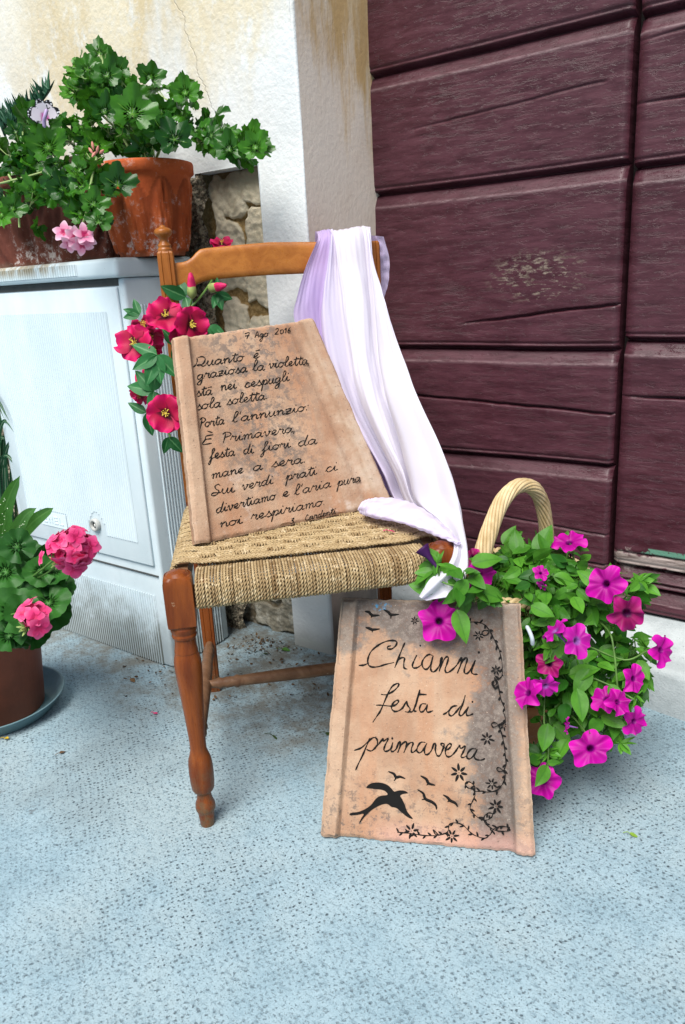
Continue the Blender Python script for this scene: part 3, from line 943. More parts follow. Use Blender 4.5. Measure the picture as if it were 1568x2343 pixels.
def front_leg(c):
    b = MB()
    b.lathe(LEG, c, 32)
    # square block with a domed, turned top
    n = 40
    a = np.linspace(0, 2 * PI, n, endpoint=False)
    def ring(h, sq, z):           # superellipse ring: sq large = square
        r = h / (np.abs(np.cos(a)) ** sq + np.abs(np.sin(a)) ** sq) ** (1 / sq)
        p = np.stack([r * np.cos(a), r * np.sin(a), np.full(n, z)], -1)
        return p @ CAX + c
    R_ = [ring(.0205, 14, .3745), ring(.0222, 14, .3765), ring(.0226, 14, .384), ring(.0228, 14, .440), ring(.0226, 10, .447), ring(.0217, 5, .4535), ring(.0205, 2.6, .4575),
          ring(.0198, 2, .4580), ring(.0194, 2, .4565), ring(.0180, 2, .4580), ring(.0130, 2, .4620), ring(.006, 2, .4635), ring(.0005, 2, .4637)]
    b.grid(np.stack(R_), cv=True)
    return sharp(b.build('front_leg', WDR, chair), 24)
front_leg(FL); front_leg(FR)
def rear_post(c, knob=True):
    b = MB()
    hw = 0.0155
    prof = [(-hw, -hw), (-hw * .55, -hw), (-hw * .50, -hw + .0018), (-hw * .42, -hw), (hw * .42, -hw), (hw * .50, -hw + .0018), (hw * .55, -hw), (hw - .002, -hw), (hw, -hw + .002),
            (hw, -hw * .5), (hw - .0016, -hw * .42), (hw, -hw * .34), (hw, hw), (-hw, hw)]
    zs = [0, .02, .1, .3, .45, .6, .75, .85, .935, .944, .9475]
    P = []
    for z in zs:
        s = 1.0 if z < .94 else (0.96 if z < .946 else 0.80)
        if z < .45: s *= 0.82 + .18 * z / .45
        off = -0.030 * max(0, (0.30 - z) / 0.30) * 0 + 0.0
        P.append([np.array([x * s, y * s + off, z]) @ CAX + c for x, y in prof])
    P = np.array(P)
    lo_ = MB(); lo_.grid(P[:5], cv=True); lo_.build('shaded_rear_leg', WDR, chair, False)  # darker wood below the seat stands in for shade on the post
    b.grid(P[4:], cv=True)
    b.fan([b.n - len(prof) + i for i in range(len(prof))])
    b.build('rear_post', WDP, chair, False)
    if not knob: return
    f = MB()
    f.lathe([(.0130, .9472), (.0143, .9492), (.0140, .9515), (.0122, .9535), (.0118, .9550), (.0128, .9570), (.0122, .9592), (.0098, .9620), (.0078, .9652), (.0076, .9680),
             (.0088, .9715), (.0125, .9745), (.0158, .9775), (.0170, .9805), (.0168, .9840), (.0155, .9868), (.0118, .9892), (.0060, .9910), (.0058, .9925), (.0040, .9945), (.0004, .9952)], c, 30)
    f.build('finial', WDP, chair)
rear_post(RL); rear_post(RR, False)      # the cloth lies flat on the right post
BU = (RR - RL) / np.linalg.norm(RR - RL)
BN = np.array([-BU[1], BU[0], 0])
WB = np.linalg.norm(RR - RL)
# top rail: outline in (along, height), slightly bowed backwards
top = [(.012, .9255), (.030, .9258), (.040, .9285), (.050, .9345), (.058, .9425), (.066, .9482), (.078, .9500), (.14, .9530), (WB / 2, .9555)]
bot = [(.012, .8784), (.026, .8773), (.040, .8782), (.052, .8822), (.066, .8872), (.084, .8905), (.14, .8925), (WB / 2, .8935)]
top = top + [(WB - x, z) for x, z in top[-2::-1]]
bot = bot + [(WB - x, z) for x, z in bot[-2::-1]]
xs = np.linspace(.010, WB - .010, 90)
tz = np.interp(xs, [p[0] for p in top], [p[1] for p in top]); bz = np.interp(xs, [p[0] for p in bot], [p[1] for p in bot])
P = []
for i, x in enumerate(xs):
    bow = 0.016 * (1 - ((x - WB / 2) / (WB / 2)) ** 2)
    ring = []
    hh, mid, th = (tz[i] - bz[i]) / 2, (tz[i] + bz[i]) / 2, .0095
    for a in np.linspace(0, 2 * PI, 24, endpoint=False):
        cx, cz = math.cos(a), math.sin(a)
        q = 1 / (abs(cx) ** 7 + abs(cz) ** 7) ** (1 / 7)
        ring.append(RL + BU * x + BN * (bow + th * cx * q) + CZ * (mid + hh * cz * q))
    P.append(ring)
b = MB(); b.grid(np.array(P), cv=True)
b.build('top_rail', WDB, chair)
# stretchers: two sides and one across
def turned(p0, p1, rings, rmax=.0125, rend=.0075):
    p0, p1 = np.array(p0), np.array(p1)
    L = np.linalg.norm(p1 - p0)
    prof = []
    for u in np.linspace(0, 1, 60):
        r = rend + (rmax - rend) * math.sin(PI * u) ** 0.8
        for q in rings:
            for uu in (q, 1 - q):
                r += .0030 * math.exp(-((u - uu) * L / .0035) ** 2)
        prof.append((r, u * L))
    b = MB()
    b.lathe(prof, p0, 18, rot_to(p1 - p0))
    return b
lm0, lm1 = RL + CZ * .118, FL + CZ * .150
rm0, rm1 = RR + CZ * .118, FR + CZ * .150
turned(lm0, lm1, (.10, .125, .15)).build('stretcher', WDS, chair)
turned(rm0, rm1, (.10, .125, .15)).build('stretcher', WDS, chair)
turned(lm0 * .52 + lm1 * .48, rm0 * .52 + rm1 * .48, (.07, .11, .15)).build('stretcher', WDS, chair)
# rails under the rope
b = MB()
def bar(a, c, h0, h1, t):
    d = (c - a) / np.linalg.norm(c - a); n = np.array([-d[1], d[0], 0])
    b.box((0, -t, h0), (np.linalg.norm(c - a), t, h1), np.array([d, n, CZ]), a)
bar(FL, FR, .402, .434, .009); bar(RL, RR, .402, .434, .009); bar(FL, RL, .402, .434, .009); bar(FR, RR, .402, .434, .009)
b.build('seat_rails', WDS, chair, False)

# --- woven rope seat
def seatp(s, w_):
    return (FL * (1 - s) + FR * s) * (1 - w_) + (RL * (1 - s) + RR * s) * w_
rope = MB()
def twist(mb, path, side, r=.0026, pitch=.013, k=0.5, ph=0.0, strands=2):
    path = np.asarray(path)
    seg = np.linalg.norm(np.diff(path, axis=0), axis=1)
    L = np.concatenate([[0], np.cumsum(seg)])
    n = max(8, int(L[-1] / .0024))
    u = np.linspace(0, L[-1], n)
    p = np.stack([np.interp(u, L, path[:, i]) for i in range(3)], -1)
    T = np.gradient(p, axis=0); T /= np.linalg.norm(T, axis=1)[:, None]
    N1 = np.broadcast_to(side, p.shape); N1 = N1 - T * (N1 * T).sum(1)[:, None]; N1 = N1 / np.linalg.norm(N1, axis=1)[:, None]
    N2 = np.cross(T, N1)
    a = np.linspace(0, 2 * PI, 5, endpoint=False)
    for q in range(strands):
        phs = 2 * PI * u / pitch + ph + q * 2 * PI / strands
        c = p + (r * .50) * (np.cos(phs)[:, None] * N1 + np.sin(phs)[:, None] * N2)
        P = c[:, None] + (r * .60) * (np.cos(a)[None, :, None] * N1[:, None] + np.sin(a)[None, :, None] * N2[:, None])
        mb.grid(P, cv=True, k=k)
NW = 76
SW = np.linspace(.067, .935, NW)
GI = [i // 6 for i in range(NW)]                   # warp groups of six
wl = np.linspace(.165, .965, 13)                   # centres of the weft groups
wgap = (wl[:-1] + wl[1:]) / 2
for i, s in enumerate(SW):
    s += RNG.normal(0, .0006)
    pts = []
    for w_, z in ((.03, .398), (.0, .401), (-.030, .4035), (-.047, .409), (-.050, .420), (-.047, .432), (-.036, .4425), (-.012, .4478), (.02, .4490), (.06, .4488), (.095, .4475)):
        pts.append(seatp(s, w_) + CZ * (z + RNG.normal(0, .0004)))
    for w_ in np.linspace(.115, .985, 150):
        z = .4375
        for j, gw in enumerate(wgap):
            if (GI[i] + j) % 2 == 0:
                z += .0150 * math.exp(-((w_ - gw) / .014) ** 2)
        pts.append(seatp(s, w_) + CZ * z)
    for w_, z in ((1.01, .444), (1.03, .436), (1.035, .41)):
        pts.append(seatp(s, w_) + CZ * z)
    twist(rope, pts, CU, k=float(np.clip(RNG.normal(.55, .22), 0, 1)), ph=RNG.uniform(0, 6))
for j, wc in enumerate(wl):
    for q in range(5):
        base = wc + (q - 2) * .0092
        pts = []
        for s, z in ((.02, .400), (-.018, .402), (-.045, .409), (-.050, .421), (-.044, .434), (-.026, .443), (.0, .4462)):
            pts.append(seatp(s, .06 + .90 * base) + CZ * z)
        for s in np.linspace(.03, .97, 90):
            gi = (s - .067) / (.868) * (NW - 1) / 6 - 0.5
            dev = 0.0
            # the rope bends away from a warp patch next to its group and closes up elsewhere
            for side_, gj in ((-1, j - 1), (1, j)):
                if 0 <= gj < len(wgap):
                    pr = math.cos(PI * (gi + gj))          # +1 at the middle of a group whose patch shows
                    edge = max(0, side_ * (q - 2)) / 2
                    dev += side_ * (-.0120 * pr + .0030) * edge
            z = .4475 + .0016 * (1 - abs(q - 2) / 2)
            e = min(s, 1 - s) / .10
            if e < 1:
                mixw = (1 - e) ** 1.3
                w2 = (base + dev) * (1 - mixw) + (.06 + .90 * base) * mixw
            else:
                w2 = base + dev
            pts.append(seatp(s, w2) + CZ * (z + RNG.normal(0, .0003)))
        for s, z in ((1.0, .4462), (1.026, .443), (1.044, .434), (1.05, .421), (1.045, .409), (1.018, .402), (.98, .400)):
            pts.append(seatp(s, .06 + .90 * base) + CZ * z)
        twist(rope, pts, CB, k=float(np.clip(RNG.normal(.72, .16), 0, 1)), ph=RNG.uniform(0, 6))
rope.build('rope_seat', m_rope(), chair)

# ================================================================== ENGRAVED TERRACOTTA TILES
INK = m_plain('black_engraved_paint', (0.008, 0.0075, 0.007), 0.75, 0.15, 0.1)
def tile(name, org, u, v, quad, label, mat, seed, fl=(.030, .031)):
    """quad: BL, BR, TL, TR in tile coordinates; the written face lies at z = 0"""
    nrm = np.cross(u, v)
    root = empty(name, tuple(org), label, 'tile')
    root.matrix_world = Matrix(((u[0], v[0], nrm[0], org[0]), (u[1], v[1], nrm[1], org[1]), (u[2], v[2], nrm[2], org[2]), (0, 0, 0, 1)))
    BL, BR, TL, TR = [np.array(q) for q in quad]
    nv, nu = 130, 150
    P = np.zeros((nu, nv, 3)); T = np.zeros((nu, nv))
    B = np.zeros((nu, nv, 3))
    for j in range(nv):
        y = j / (nv - 1)
        Lp, Rp = BL + (TL - BL) * y, BR + (TR - BR) * y
        for i in range(nu):
            x = i / (nu - 1)
            p = Lp + (Rp - Lp) * x
            wd = np.linalg.norm(Rp - Lp)
            dl, dr_ = x * wd, (1 - x) * wd
            h = 0.0
            for d, f in ((dl, fl[0]), (dr_, fl[1])):
                h = max(h, .0105 * float(1 - ss(d, f * .84, f * 1.10)))
                if f * 1.1 < d < f * 1.9: h = min(h, -.0032 * math.sin(PI * (d - f * 1.1) / (f * .8))) if h == 0 else h
            ex = min(dl, dr_) ; ey = min(y, 1 - y) * np.linalg.norm(TL - BL)
            h -= .005 * (1 - float(ss(ex, 0, .006))) + .0035 * (1 - float(ss(ey, 0, .005)))
            chip = max(0, nz(x * 14 + seed, y * 14, seed) - 0.05)
            px_, py_ = p
            if y < .02 or y > .98: py_ += (.002 * nz(p[0] * 45, seed) + .0013 * nz(p[0] * 160, seed + 4)) * (1 if y > .5 else 1)
            if x < .02 or x > .98: px_ += .0008 * nz(p[1] * 40, seed + 2, x) + .001 * nz(p[1] * 150, seed)
            h += .0005 * nz(p[0] * 60, p[1] * 60, seed)
            if ex < .005 or ey < .004: h -= .004 * chip
            P[i, j] = (px_, py_, h)
            B[i, j] = (px_, py_, -.0125)
            T[i, j] = (1 - float(ss(min(ex, ey), .0, .004))) * .9 + .35 * float(ss(h, .006, .012))
    b = MB(); b.grid(P, t=np.clip(T, 0, 1))
    b.grid(B[:, ::-1])
    for a_, c_ in ((P[0], B[0]), (B[-1], P[-1])):
        b.grid(np.stack([a_, (a_ * .6 + c_ * .4), c_])[::-1])
    for a_, c_ in ((B[:, 0], P[:, 0]), (P[:, -1], B[:, -1])):
        mid_ = (a_ + c_) / 2
        b.grid(np.stack([a_, mid_, c_])[::-1])
    o = b.build('clay_body', mat, root, True, origin=(0, 0, 0))
    sharp(o, 40)
    return root
P_ORG, P_U, P_V = np.array([-.9654, .8542, .4535]), np.array([.4229, .9062, 0]), np.array([-.3247, .1516, .9336])
F_ORG, F_U, F_V = np.array([-.6944, .8146, .003]), np.array([.907, .4212, 0]), np.array([-.1441, .3102, .9397])
poem = tile('poem_tile', P_ORG, P_U, P_V, [(0, 0), (.4016, 0), (.0422, .3646), (.3216, .3800)], 'terracotta tile written with a long cursive poem, leaning on the rope seat', m_tile('terracotta_poem_tile', False), 1.3)
fest = tile('festival_tile', F_ORG, F_U, F_V, [(0, 0), (.3434, .0005), (.0288, .3905), (.3190, .3895)], 'terracotta tile lettered Chianni festa di primavera with black swallows, standing on the ground', m_tile('terracotta_festival_tile', True), 5.7)

GLY = {
 'a': ([[(.85, .88), (.5, 1), (.15, .7), (.1, .25), (.35, 0), (.65, .2), (.88, .92), (.8, .2), (.95, 0), (1.2, .2)]], 1.15),
 'c': ([[(.0, .2), (.3, .85), (.55, 1), (.72, .85), (.5, .98), (.2, .7), (.15, .3), (.4, 0), (.7, .08), (.95, .3)]], .92),
 'd': ([[(.85, .88), (.5, 1), (.15, .7), (.1, .25), (.35, 0), (.65, .2), (.9, .95), (1.12, 2.1), (.85, .8), (.8, .2), (.95, 0), (1.2, .2)]], 1.15),
 'e': ([[(0, .15), (.4, .42), (.7, .8), (.5, 1.02), (.22, .8), (.15, .3), (.4, 0), (.7, .1), (.95, .35)]], .9),
 'f': ([[(0, .1), (.45, .9), (.8, 1.85), (.62, 2.1), (.42, 1.7), (.35, .8), (.25, -.6), (.08, -1.1), (-.1, -.9), (.15, -.3), (.5, .1), (.8, .25)]], .8),
 'g': ([[(.85, .88), (.5, 1), (.15, .7), (.1, .25), (.35, .02), (.65, .25), (.88, .92), (.78, -.4), (.55, -1.1), (.22, -1.1), (.15, -.8), (.5, -.35), (1.1, .2)]], 1.08),
 'h': ([[(0, .2), (.5, 1.3), (.6, 2.0), (.4, 2.1), (.25, 1.4), (.15, 0), (.4, .8), (.7, 1), (.8, .7), (.75, .15), (.9, 0), (1.1, .2)]], 1.05),
 'i': ([[(0, .2), (.3, 1), (.25, .3), (.4, 0), (.7, .25)], [(.42, 1.52), (.43, 1.60)]], .66),
 'l': ([[(0, .2), (.5, 1.3), (.65, 2.0), (.45, 2.2), (.28, 1.8), (.2, .4), (.4, 0), (.7, .2)]], .66),
 'm': ([[(0, .6), (.2, 1), (.25, .7), (.2, 0), (.35, .7), (.6, 1), (.7, .7), (.65, 0), (.8, .7), (1.05, 1), (1.15, .7), (1.12, .15), (1.25, 0), (1.5, .25)]], 1.45),
 'n': ([[(0, .6), (.2, 1), (.25, .7), (.2, 0), (.35, .7), (.65, 1), (.8, .75), (.75, .15), (.9, 0), (1.1, .25)]], 1.08),
 'o': ([[(.72, .92), (.4, 1), (.1, .7), (.1, .25), (.4, 0), (.75, .25), (.82, .7), (.6, 1.02), (.78, .85), (1.1, .98)]], 1.02),
 'p': ([[(0, .3), (.32, 1.05), (.25, .2), (.1, -1.2), (.28, .3), (.5, .92), (.78, .95), (.85, .5), (.65, .05), (.38, .12)], [(.65, .05), (1.05, .22)]], 1.0),
 'r': ([[(0, .3), (.25, 1.12), (.36, .9), (.72, .95), (.6, .3), (.75, 0), (.98, .2)]], .9),
 's': ([[(0, .05), (.35, .7), (.5, 1.12), (.6, .7), (.78, .25), (.5, -.02), (.2, .12)], [(.55, .0), (.98, .2)]], .82),
 't': ([[(0, .2), (.38, 1.1), (.5, 1.85), (.38, .6), (.42, .05), (.62, 0), (.85, .25)], [(.08, 1.35), (.92, 1.45)]], .74),
 'u': ([[(0, .3), (.25, 1), (.2, .3), (.4, 0), (.65, .2), (.88, 1), (.82, .2), (.97, 0), (1.18, .2)]], 1.12),
 'v': ([[(0, .6), (.2, 1), (.3, .7), (.4, 0), (.66, .3), (.82, .95), (.66, 1.0), (.82, .8), (1.1, .95)]], .98),
 'z': ([[(.05, .85), (.25, 1), (.78, .98), (.1, .05), (.5, .03), (.98, .15)], [(.15, .5), (.75, .52)]], .92),
 'Q': ([[(-.25, -.1), (.2, .4), (.35, 1.2), (.25, 1.9)], [(.35, 1.9), (.9, 2.05), (1.35, 1.5), (1.25, .7), (.75, .15), (.4, .3), (.7, .45), (1.2, -.05), (1.6, .2)]], 1.55),
 'P': ([[(.45, 1.85), (.35, .9), (.2, -.1)], [(.05, 1.75), (.5, 2.05), (1.05, 1.75), (1.0, 1.25), (.4, 1.0)]], 1.05),
 'S': ([[(1.0, 1.75), (.7, 2.1), (.35, 1.75), (.5, 1.2), (.85, .7), (.7, .1), (.3, -.15), (-.05, .1), (.2, .45), (.9, .3), (1.1, .35)]], 1.12),
 'È': ([[(1.0, 1.75), (.3, 1.6), (.25, .9), (.0, -.05), (.9, .05)], [(.2, .92), (.85, 1.0)], [(.4, 2.6), (.75, 2.35), (.95, 2.2)]], 1.1),
 'A': ([[(0, 0), (.5, 1.8), (.9, 0)], [(.15, .7), (.85, .75)]], 1.05),
 'J': ([[(.15, 1.5), (.8, 1.65), (.4, 1.0), (.72, .6), (.4, -.05), (.0, .2)], [(.25, 1.0), (.75, .95)]], .95),
 'C': ([[(.85, 1.3), (.5, 1.65), (.15, .95), (.2, .15), (.6, -.02), (1.0, .2)]], 1.0),
 '7': ([[(0, 1.5), (.85, 1.7), (.45, 0)], [(.1, .85), (.95, .9)]], 1.0),
 '2': ([[(0, 1.25), (.35, 1.65), (.65, 1.25), (.1, .1), (.0, 0), (.75, .05)]], .95),
 '0': ([[(.4, 1.2), (.1, .9), (.1, .3), (.4, 0), (.7, .4), (.65, 1.0), (.38, 1.2)]], .9),
 '1': ([[(.05, .95), (.35, 1.5), (.3, 0)]], .6),
 '6': ([[(.6, 1.65), (.2, .9), (.1, .3), (.38, 0), (.65, .35), (.42, .75), (.15, .5)]], .85),
 "'": ([[(.3, 2.1), (.2, 1.55)]], .38),
 ',': ([[(.15, .15), (.02, -.4)]], .4),
 '.': ([[(.2, .05), (.21, .13)]], .4),
 ':': ([[(.2, .1), (.21, .18)], [(.35, 1.0), (.36, 1.08)]], .45),
}
GLY['à'] = (GLY['a'][0] + [[(.35, 1.5), (1.0, 1.55)]], 1.15)
GLY['è'] = (GLY['e'][0] + [[(.3, 1.55), (.85, 1.6)]], .9)
def stroke(mb, pts, r, z=0.0004, taper=True, n=5, seg=6):
    p = smooth_path(pts, seg)
    q = np.column_stack([p, np.full(len(p), z)])
    m = len(q)
    u = np.linspace(0, 1, m)
    rr = np.full(m, r) * (1 + .30 * np.sin(u * m * .55 + r * 1e5 + len(pts)) + .12 * np.sin(u * m * 1.7))
    if taper and len(pts) > 2:
        rr = rr * (0.55 + 0.45 * np.clip(np.minimum(u, 1 - u) * 9, 0, 1))
    if len(pts) == 2 and np.linalg.norm(p[0] - p[-1]) < .0035:
        c = (p[0] + p[-1]) / 2; a_ = np.linspace(0, 2 * PI, 10, endpoint=False)
        v_ = [np.append(c, z + .0008)] + [np.array([c[0] + r * 1.25 * math.cos(a), c[1] + r * 1.4 * math.sin(a), z - .0004]) for a in a_]
        mb.add(v_, [[0, 1 + q, 1 + (q + 1) % 10] for q in range(10)])
        return
    mb.tube(q, rr, n, flat=(0, 0, 1))
FEST=[[(118,562),(136,564),(153,572)],[(225,631),(214,627),(215,620),(228,621),(240,631),(244,643),(235,648),(211,645),(183,631),(159,609),(149,585),(150,567),(162,559),(184,561),(207,569),(236,577)],[(271,643),(263,625),(252,597),(238,559)],[(243,569),(251,587),(263,594),(270,591),(268,577),(269,561),(280,557)],[(310,604),(301,585),(296,570),(300,562),(313,564),(326,574)],[(321,636),(321,633)],[(361,605),(348,607),(335,596),(327,579),(332,563),(343,560),(355,576),(363,604)],[(363,604),(357,574),(356,559),(363,552),(373,558),(384,575),(388,594),(390,600),(392,594),(388,575),(383,554)],[(383,554),(390,575),(400,596),(408,603),(412,598),(408,581),(402,562),(406,552),(416,555),(433,570),(444,585),(452,601),(455,599),(451,580),(441,551)],[(441,551),(452,578),(462,597),(470,602),(472,595),(466,574),(463,558),(468,551),(477,556),(487,573),(498,596)],[(498,596),(492,575),(486,559),(492,551),(506,551)],[(509,622),(509,619)],[(178,435),(195,436),(228,435),(244,441),(252,451),(247,455),(235,446),(229,429),(238,419),(252,421),(266,432),(278,453),(281,442),(290,429),(285,419),(273,420)],[(194,471),(211,471),(232,482),(248,497),(252,508),(244,508),(230,498),(218,477),(207,451),(193,418),(181,399),(168,379)],[(285,420),(298,422),(308,443),(316,468),(321,493)],[(321,493),(308,443),(303,425),(312,423)],[(316,478),(343,478)],[(342,448),(328,447),(321,434),(324,422),(335,426),(346,447)],[(346,447),(343,429),(349,422),(365,428)],[(396,417),(409,425),(427,444),(442,448)],[(442,448),(427,445),(417,431),(416,419),(425,415),(439,429),(452,448)],[(467,483),(461,460),(452,437),(448,422),(455,417),(466,429),(477,447)],[(477,447),(471,429),(473,419),(482,420),(493,426)],[(490,464),(490,461)],[(107,284),(132,295),(157,320)],[(159,327),(151,308),(137,273),(123,244),(113,220)],[(151,307),(160,322),(172,330),(182,326),(184,310),(175,295),(163,286),(148,290)],[(175,295),(187,308),(198,323),(202,329),(205,321),(217,330),(218,325),(210,308),(206,293),(212,288),(225,295),(235,318)],[(235,318),(231,302),(229,292),(235,289),(246,298),(254,319),(259,322),(258,308),(251,286)],[(233,332),(233,329)],[(251,286),(262,311),(275,323),(280,321),(278,305),(271,287)],[(271,287),(282,312),(295,322),(301,319),(296,302),(297,291),(305,293),(316,305)],[(341,325),(326,324),(316,310),(314,296),(324,291),(336,304),(346,324)],[(346,324),(338,302),(341,287),(351,289),(361,302),(368,322),(374,322),(373,302),(379,286),(388,287),(396,304),(401,323),(393,325),(391,320),(400,315)],[(400,315),(409,306),(420,314),(424,323),(418,326),(409,316),(405,298),(411,285),(423,287),(436,301),(447,318),(450,322),(454,313),(466,321),(468,317),(460,299),(455,289),(461,285),(474,292)],[(503,315),(488,314),(476,300),(474,286),(484,283),(497,297),(506,314)],[(506,314),(497,293),(502,283),(518,281),(531,287)]]
VINE=[[(433,696),(450,712),(470,714),(489,717),(507,716),(525,710),(538,698),(548,682),(559,660),(570,638),(577,615),(582,593),(583,566),(580,547),(567,537)],[(539,692),(525,691),(518,682),(525,675),(535,679),(541,689)],[(567,537),(555,532),(550,524),(554,518),(563,521),(567,533),(572,511),(578,480),(587,458),(594,438),(595,418),(594,402)],[(588,433),(594,415),(591,402),(573,395),(580,374),(586,352),(591,326),(594,299),(596,273),(589,252),(594,241),(589,219),(574,195),(547,183),(521,184),(501,182),(498,198),(482,210),(469,205),(476,192),(495,185),(500,172),(496,158),(485,130),(494,113),(517,97),(537,95),(552,105),(554,116),(541,117),(529,104),(532,85),(548,73),(566,65),(592,65),(609,70),(599,79),(579,79),(559,69),(548,51),(531,38),(504,43),(484,54),(463,73),(438,78),(420,71),(414,48),(386,35),(345,30),(304,32),(253,33)],[(573,395),(560,402),(550,397),(555,387),(568,391),(573,395)],[(589,252),(574,262),(567,257),(574,250),(589,252)],[(386,35),(369,51),(375,38),(386,35)]]
BLOOM=[(508,674,16),(563,567,16),(589,393,16),(302,715,13),(537,349,21),(449,236,27),(552,209,18),(565,140,23),(299,40,24),(428,35,22)]
BIRD=[[(136,740),(150,738),(162,728),(186,729)],[(199,748),(215,740),(224,732),(250,734)],[(139,687),(151,685),(163,681),(187,684)],[(163,730),(157,720)],[(224,733),(223,719)],[(163,682),(162,672)],[(221,224),(239,218),(247,208),(260,210),(277,205)],[(326,218),(344,209),(353,196),(374,191)],[(317,173),(335,163),(343,146),(363,138),(376,128),(379,115)],[(399,163),(413,156),(422,147),(438,140),(446,129)],[(248,208),(241,195)],[(354,197),(346,189)],[(344,146),(331,142)],[(423,147),(413,142)]]
SWALLOW=[(149,166),(155,175),(169,183),(190,186),(209,184),(223,178),(235,167),(242,161),(258,166),(275,166),(286,160),(270,156),(261,149),(268,138),(276,122),(285,100),(303,80),(287,83),(266,97),(250,109),(233,112),(219,120),(200,116),(177,103),(161,90),(144,71),(128,50),(133,65),(142,82),(121,77),(97,74),(99,81),(125,87),(149,99),(167,114),(181,133),(195,143),(219,149),(214,159),(200,164),(176,165)]
WORDS=[('7',350,704,22,1,4,13),('Ago',392,705,55,2,4,13),('2016',475,712,68,1,5,13),('Quanto',138,620,191,5,6,17),('è',366,628,27,2,6,18),('graziosa',138,574,196,9,5,17),('la',353,583,50,-1,6,18),('violetta,',418,586,175,0,6,17),('stà',121,514,62,2,5,17),('nei',216,525,62,1,5,18),('cespugli',308,524,183,7,6,18),('sola',110,466,95,1,6,17),('soletta.',227,470,162,3,5,17),('Porta',108,401,95,3,5,17),("l'annunzio:",231,404,310,6,6,17),('È',107,343,41,-2,5,17),('Primavera,',177,338,295,-1,5,17),('festa',120,287,96,-1,5,17),('di',247,285,41,-2,5,17),('fiori',319,283,117,0,5,17),('da',464,281,82,-1,6,18),('mane',111,217,122,3,5,16),('a',268,218,40,2,5,17),('sera.',343,221,140,-4,6,17),('Sui',99,159,86,-2,5,17),('verdi',211,158,124,3,6,17),('prati',385,163,131,3,6,17),('ci',552,167,52,0,7,18),('divertiamo',99,95,232,9,5,16),('e',358,106,28,0,6,17),("l'aria",406,104,157,6,6,17),('pura',587,107,105,2,7,17),('noi',102,43,85,-1,5,16),('respiriamo.',220,46,302,1,6,17),('J.',366,4,22,0,4,11),('Cardenti',426,5,131,3,4,11)]

let = MB()
rg = random.Random(3)
for (txt, x0, y0, bx, by, ux, uy) in WORDS:
    adv = sum(GLY[c][1] for c in txt)
    sx = 1.0 / (adv if len(txt) > 1 else max(adv, .9))
    x = 0.0
    big_ = txt in ('7', 'Ago', '2016', 'J.', 'Cardenti')
    for c in txt:
        for st in GLY[c][0]:
            pts = []
            for (gx, gy) in st:
                px = (x + gx + .10 * gy * .0) * sx + rg.uniform(-.01, .01) * sx
                gy += rg.uniform(-.03, .03)
                pts.append(((x0 + bx * px + ux * gy) / 2000, (y0 + by * px + uy * gy) / 2000))
            stroke(let, pts, .0008 if big_ else .00096)
        x += GLY[c][1]
let.build('lettering', INK, poem, True, origin=(0, 0, 0))
let = MB()
for st in FEST:
    stroke(let, [(a / 2000, c / 2000) for a, c in st], .00128 if len(st) > 2 else .0015)
let.build('lettering', INK, fest, True, origin=(0, 0, 0))
# flowering vine, birds and the swallow
vin = MB()
rg = random.Random(5)
def leaflet(mb, c, ang, L, W, z=0.0007):
    n = 10
    d, e = np.array([math.cos(ang), math.sin(ang)]), np.array([-math.sin(ang), math.cos(ang)])
    o = [np.array([0, 0, z + .0004])]
    for q in range(n):
        a = 2 * PI * q / n
        o.append(np.append(d * (L * .5 * math.cos(a)) + e * (W * .5 * math.sin(a)) * (1 - .25 * math.cos(a)), z - .0006))
    v = np.array(o); v[:, :2] += np.array(c) + d * L * .5
    mb.add(v, [[0, 1 + q, 1 + (q + 1) % n] for q in range(n)])
for li, st in enumerate(VINE):
    pts = [(a / 2000, c / 2000) for a, c in st]
    stroke(vin, pts, .00085, taper=False, seg=7)
    if len(pts) > 8:
        p = smooth_path(pts, 12)
        L = np.concatenate([[0], np.cumsum(np.linalg.norm(np.diff(p, axis=0), axis=1))])
        sgn = 1
        for d in np.arange(.006, L[-1], .0092):
            i = int(np.searchsorted(L, d)); i = min(max(i, 1), len(p) - 2)
            t = p[i + 1] - p[i - 1]
            leaflet(vin, p[i], math.atan2(t[1], t[0]) + sgn * rg.uniform(.6, 1.1), rg.uniform(.0056, .0085), .0034)
            sgn = -sgn
vin.build('vine_drawing', INK, fest, True, origin=(0, 0, 0))
for (cx, cy, r) in BLOOM:
    vin = MB()
    c = np.array([cx / 2000, cy / 2000]); r = r / 2000
    a0 = rg.uniform(0, 6); npet = rg.choice([6, 7])
    for q in range(npet):
        a = a0 + 2 * PI * q / npet
        leaflet(vin, c + .22 * r * np.array([math.cos(a), math.sin(a)]), a, r * rg.uniform(.72, .95), r * .34)
    leaflet(vin, c - np.array([.0008, 0]), 0, .0016, .0016)
    vin.build('flower_drawing', INK, fest, True, origin=(0, 0, 0))
for pair in ((0, 3), (1, 4), (2, 5), (6, 10), (7, 11), (8, 12), (9, 13)):
    brd = MB()
    for q in pair:
        st = BIRD[q]
        p = smooth_path([(a / 2000, c / 2000) for a, c in st], 8)
        u = np.linspace(0, 1, len(p))
        r = .0007 + (.0018 * np.sin(PI * u) ** .7 if len(st) > 2 else .0010 * (1 - u))
        brd.tube(np.column_stack([p, np.full(len(p), .0004)]), r, 5, flat=(0, 0, 1))
    brd.build('bird_drawing', INK, fest, True, origin=(0, 0, 0))
import bmesh
bm = bmesh.new()
ring = smooth_path([(a / 2000, c / 2000) for a, c in SWALLOW + SWALLOW[:1]], 4)[:-1]
vs_ = [bm.verts.new((x, y, .0009)) for x, y in ring]
f_ = bm.faces.new(vs_)
ex_ = bmesh.ops.extrude_face_region(bm, geom=[f_])
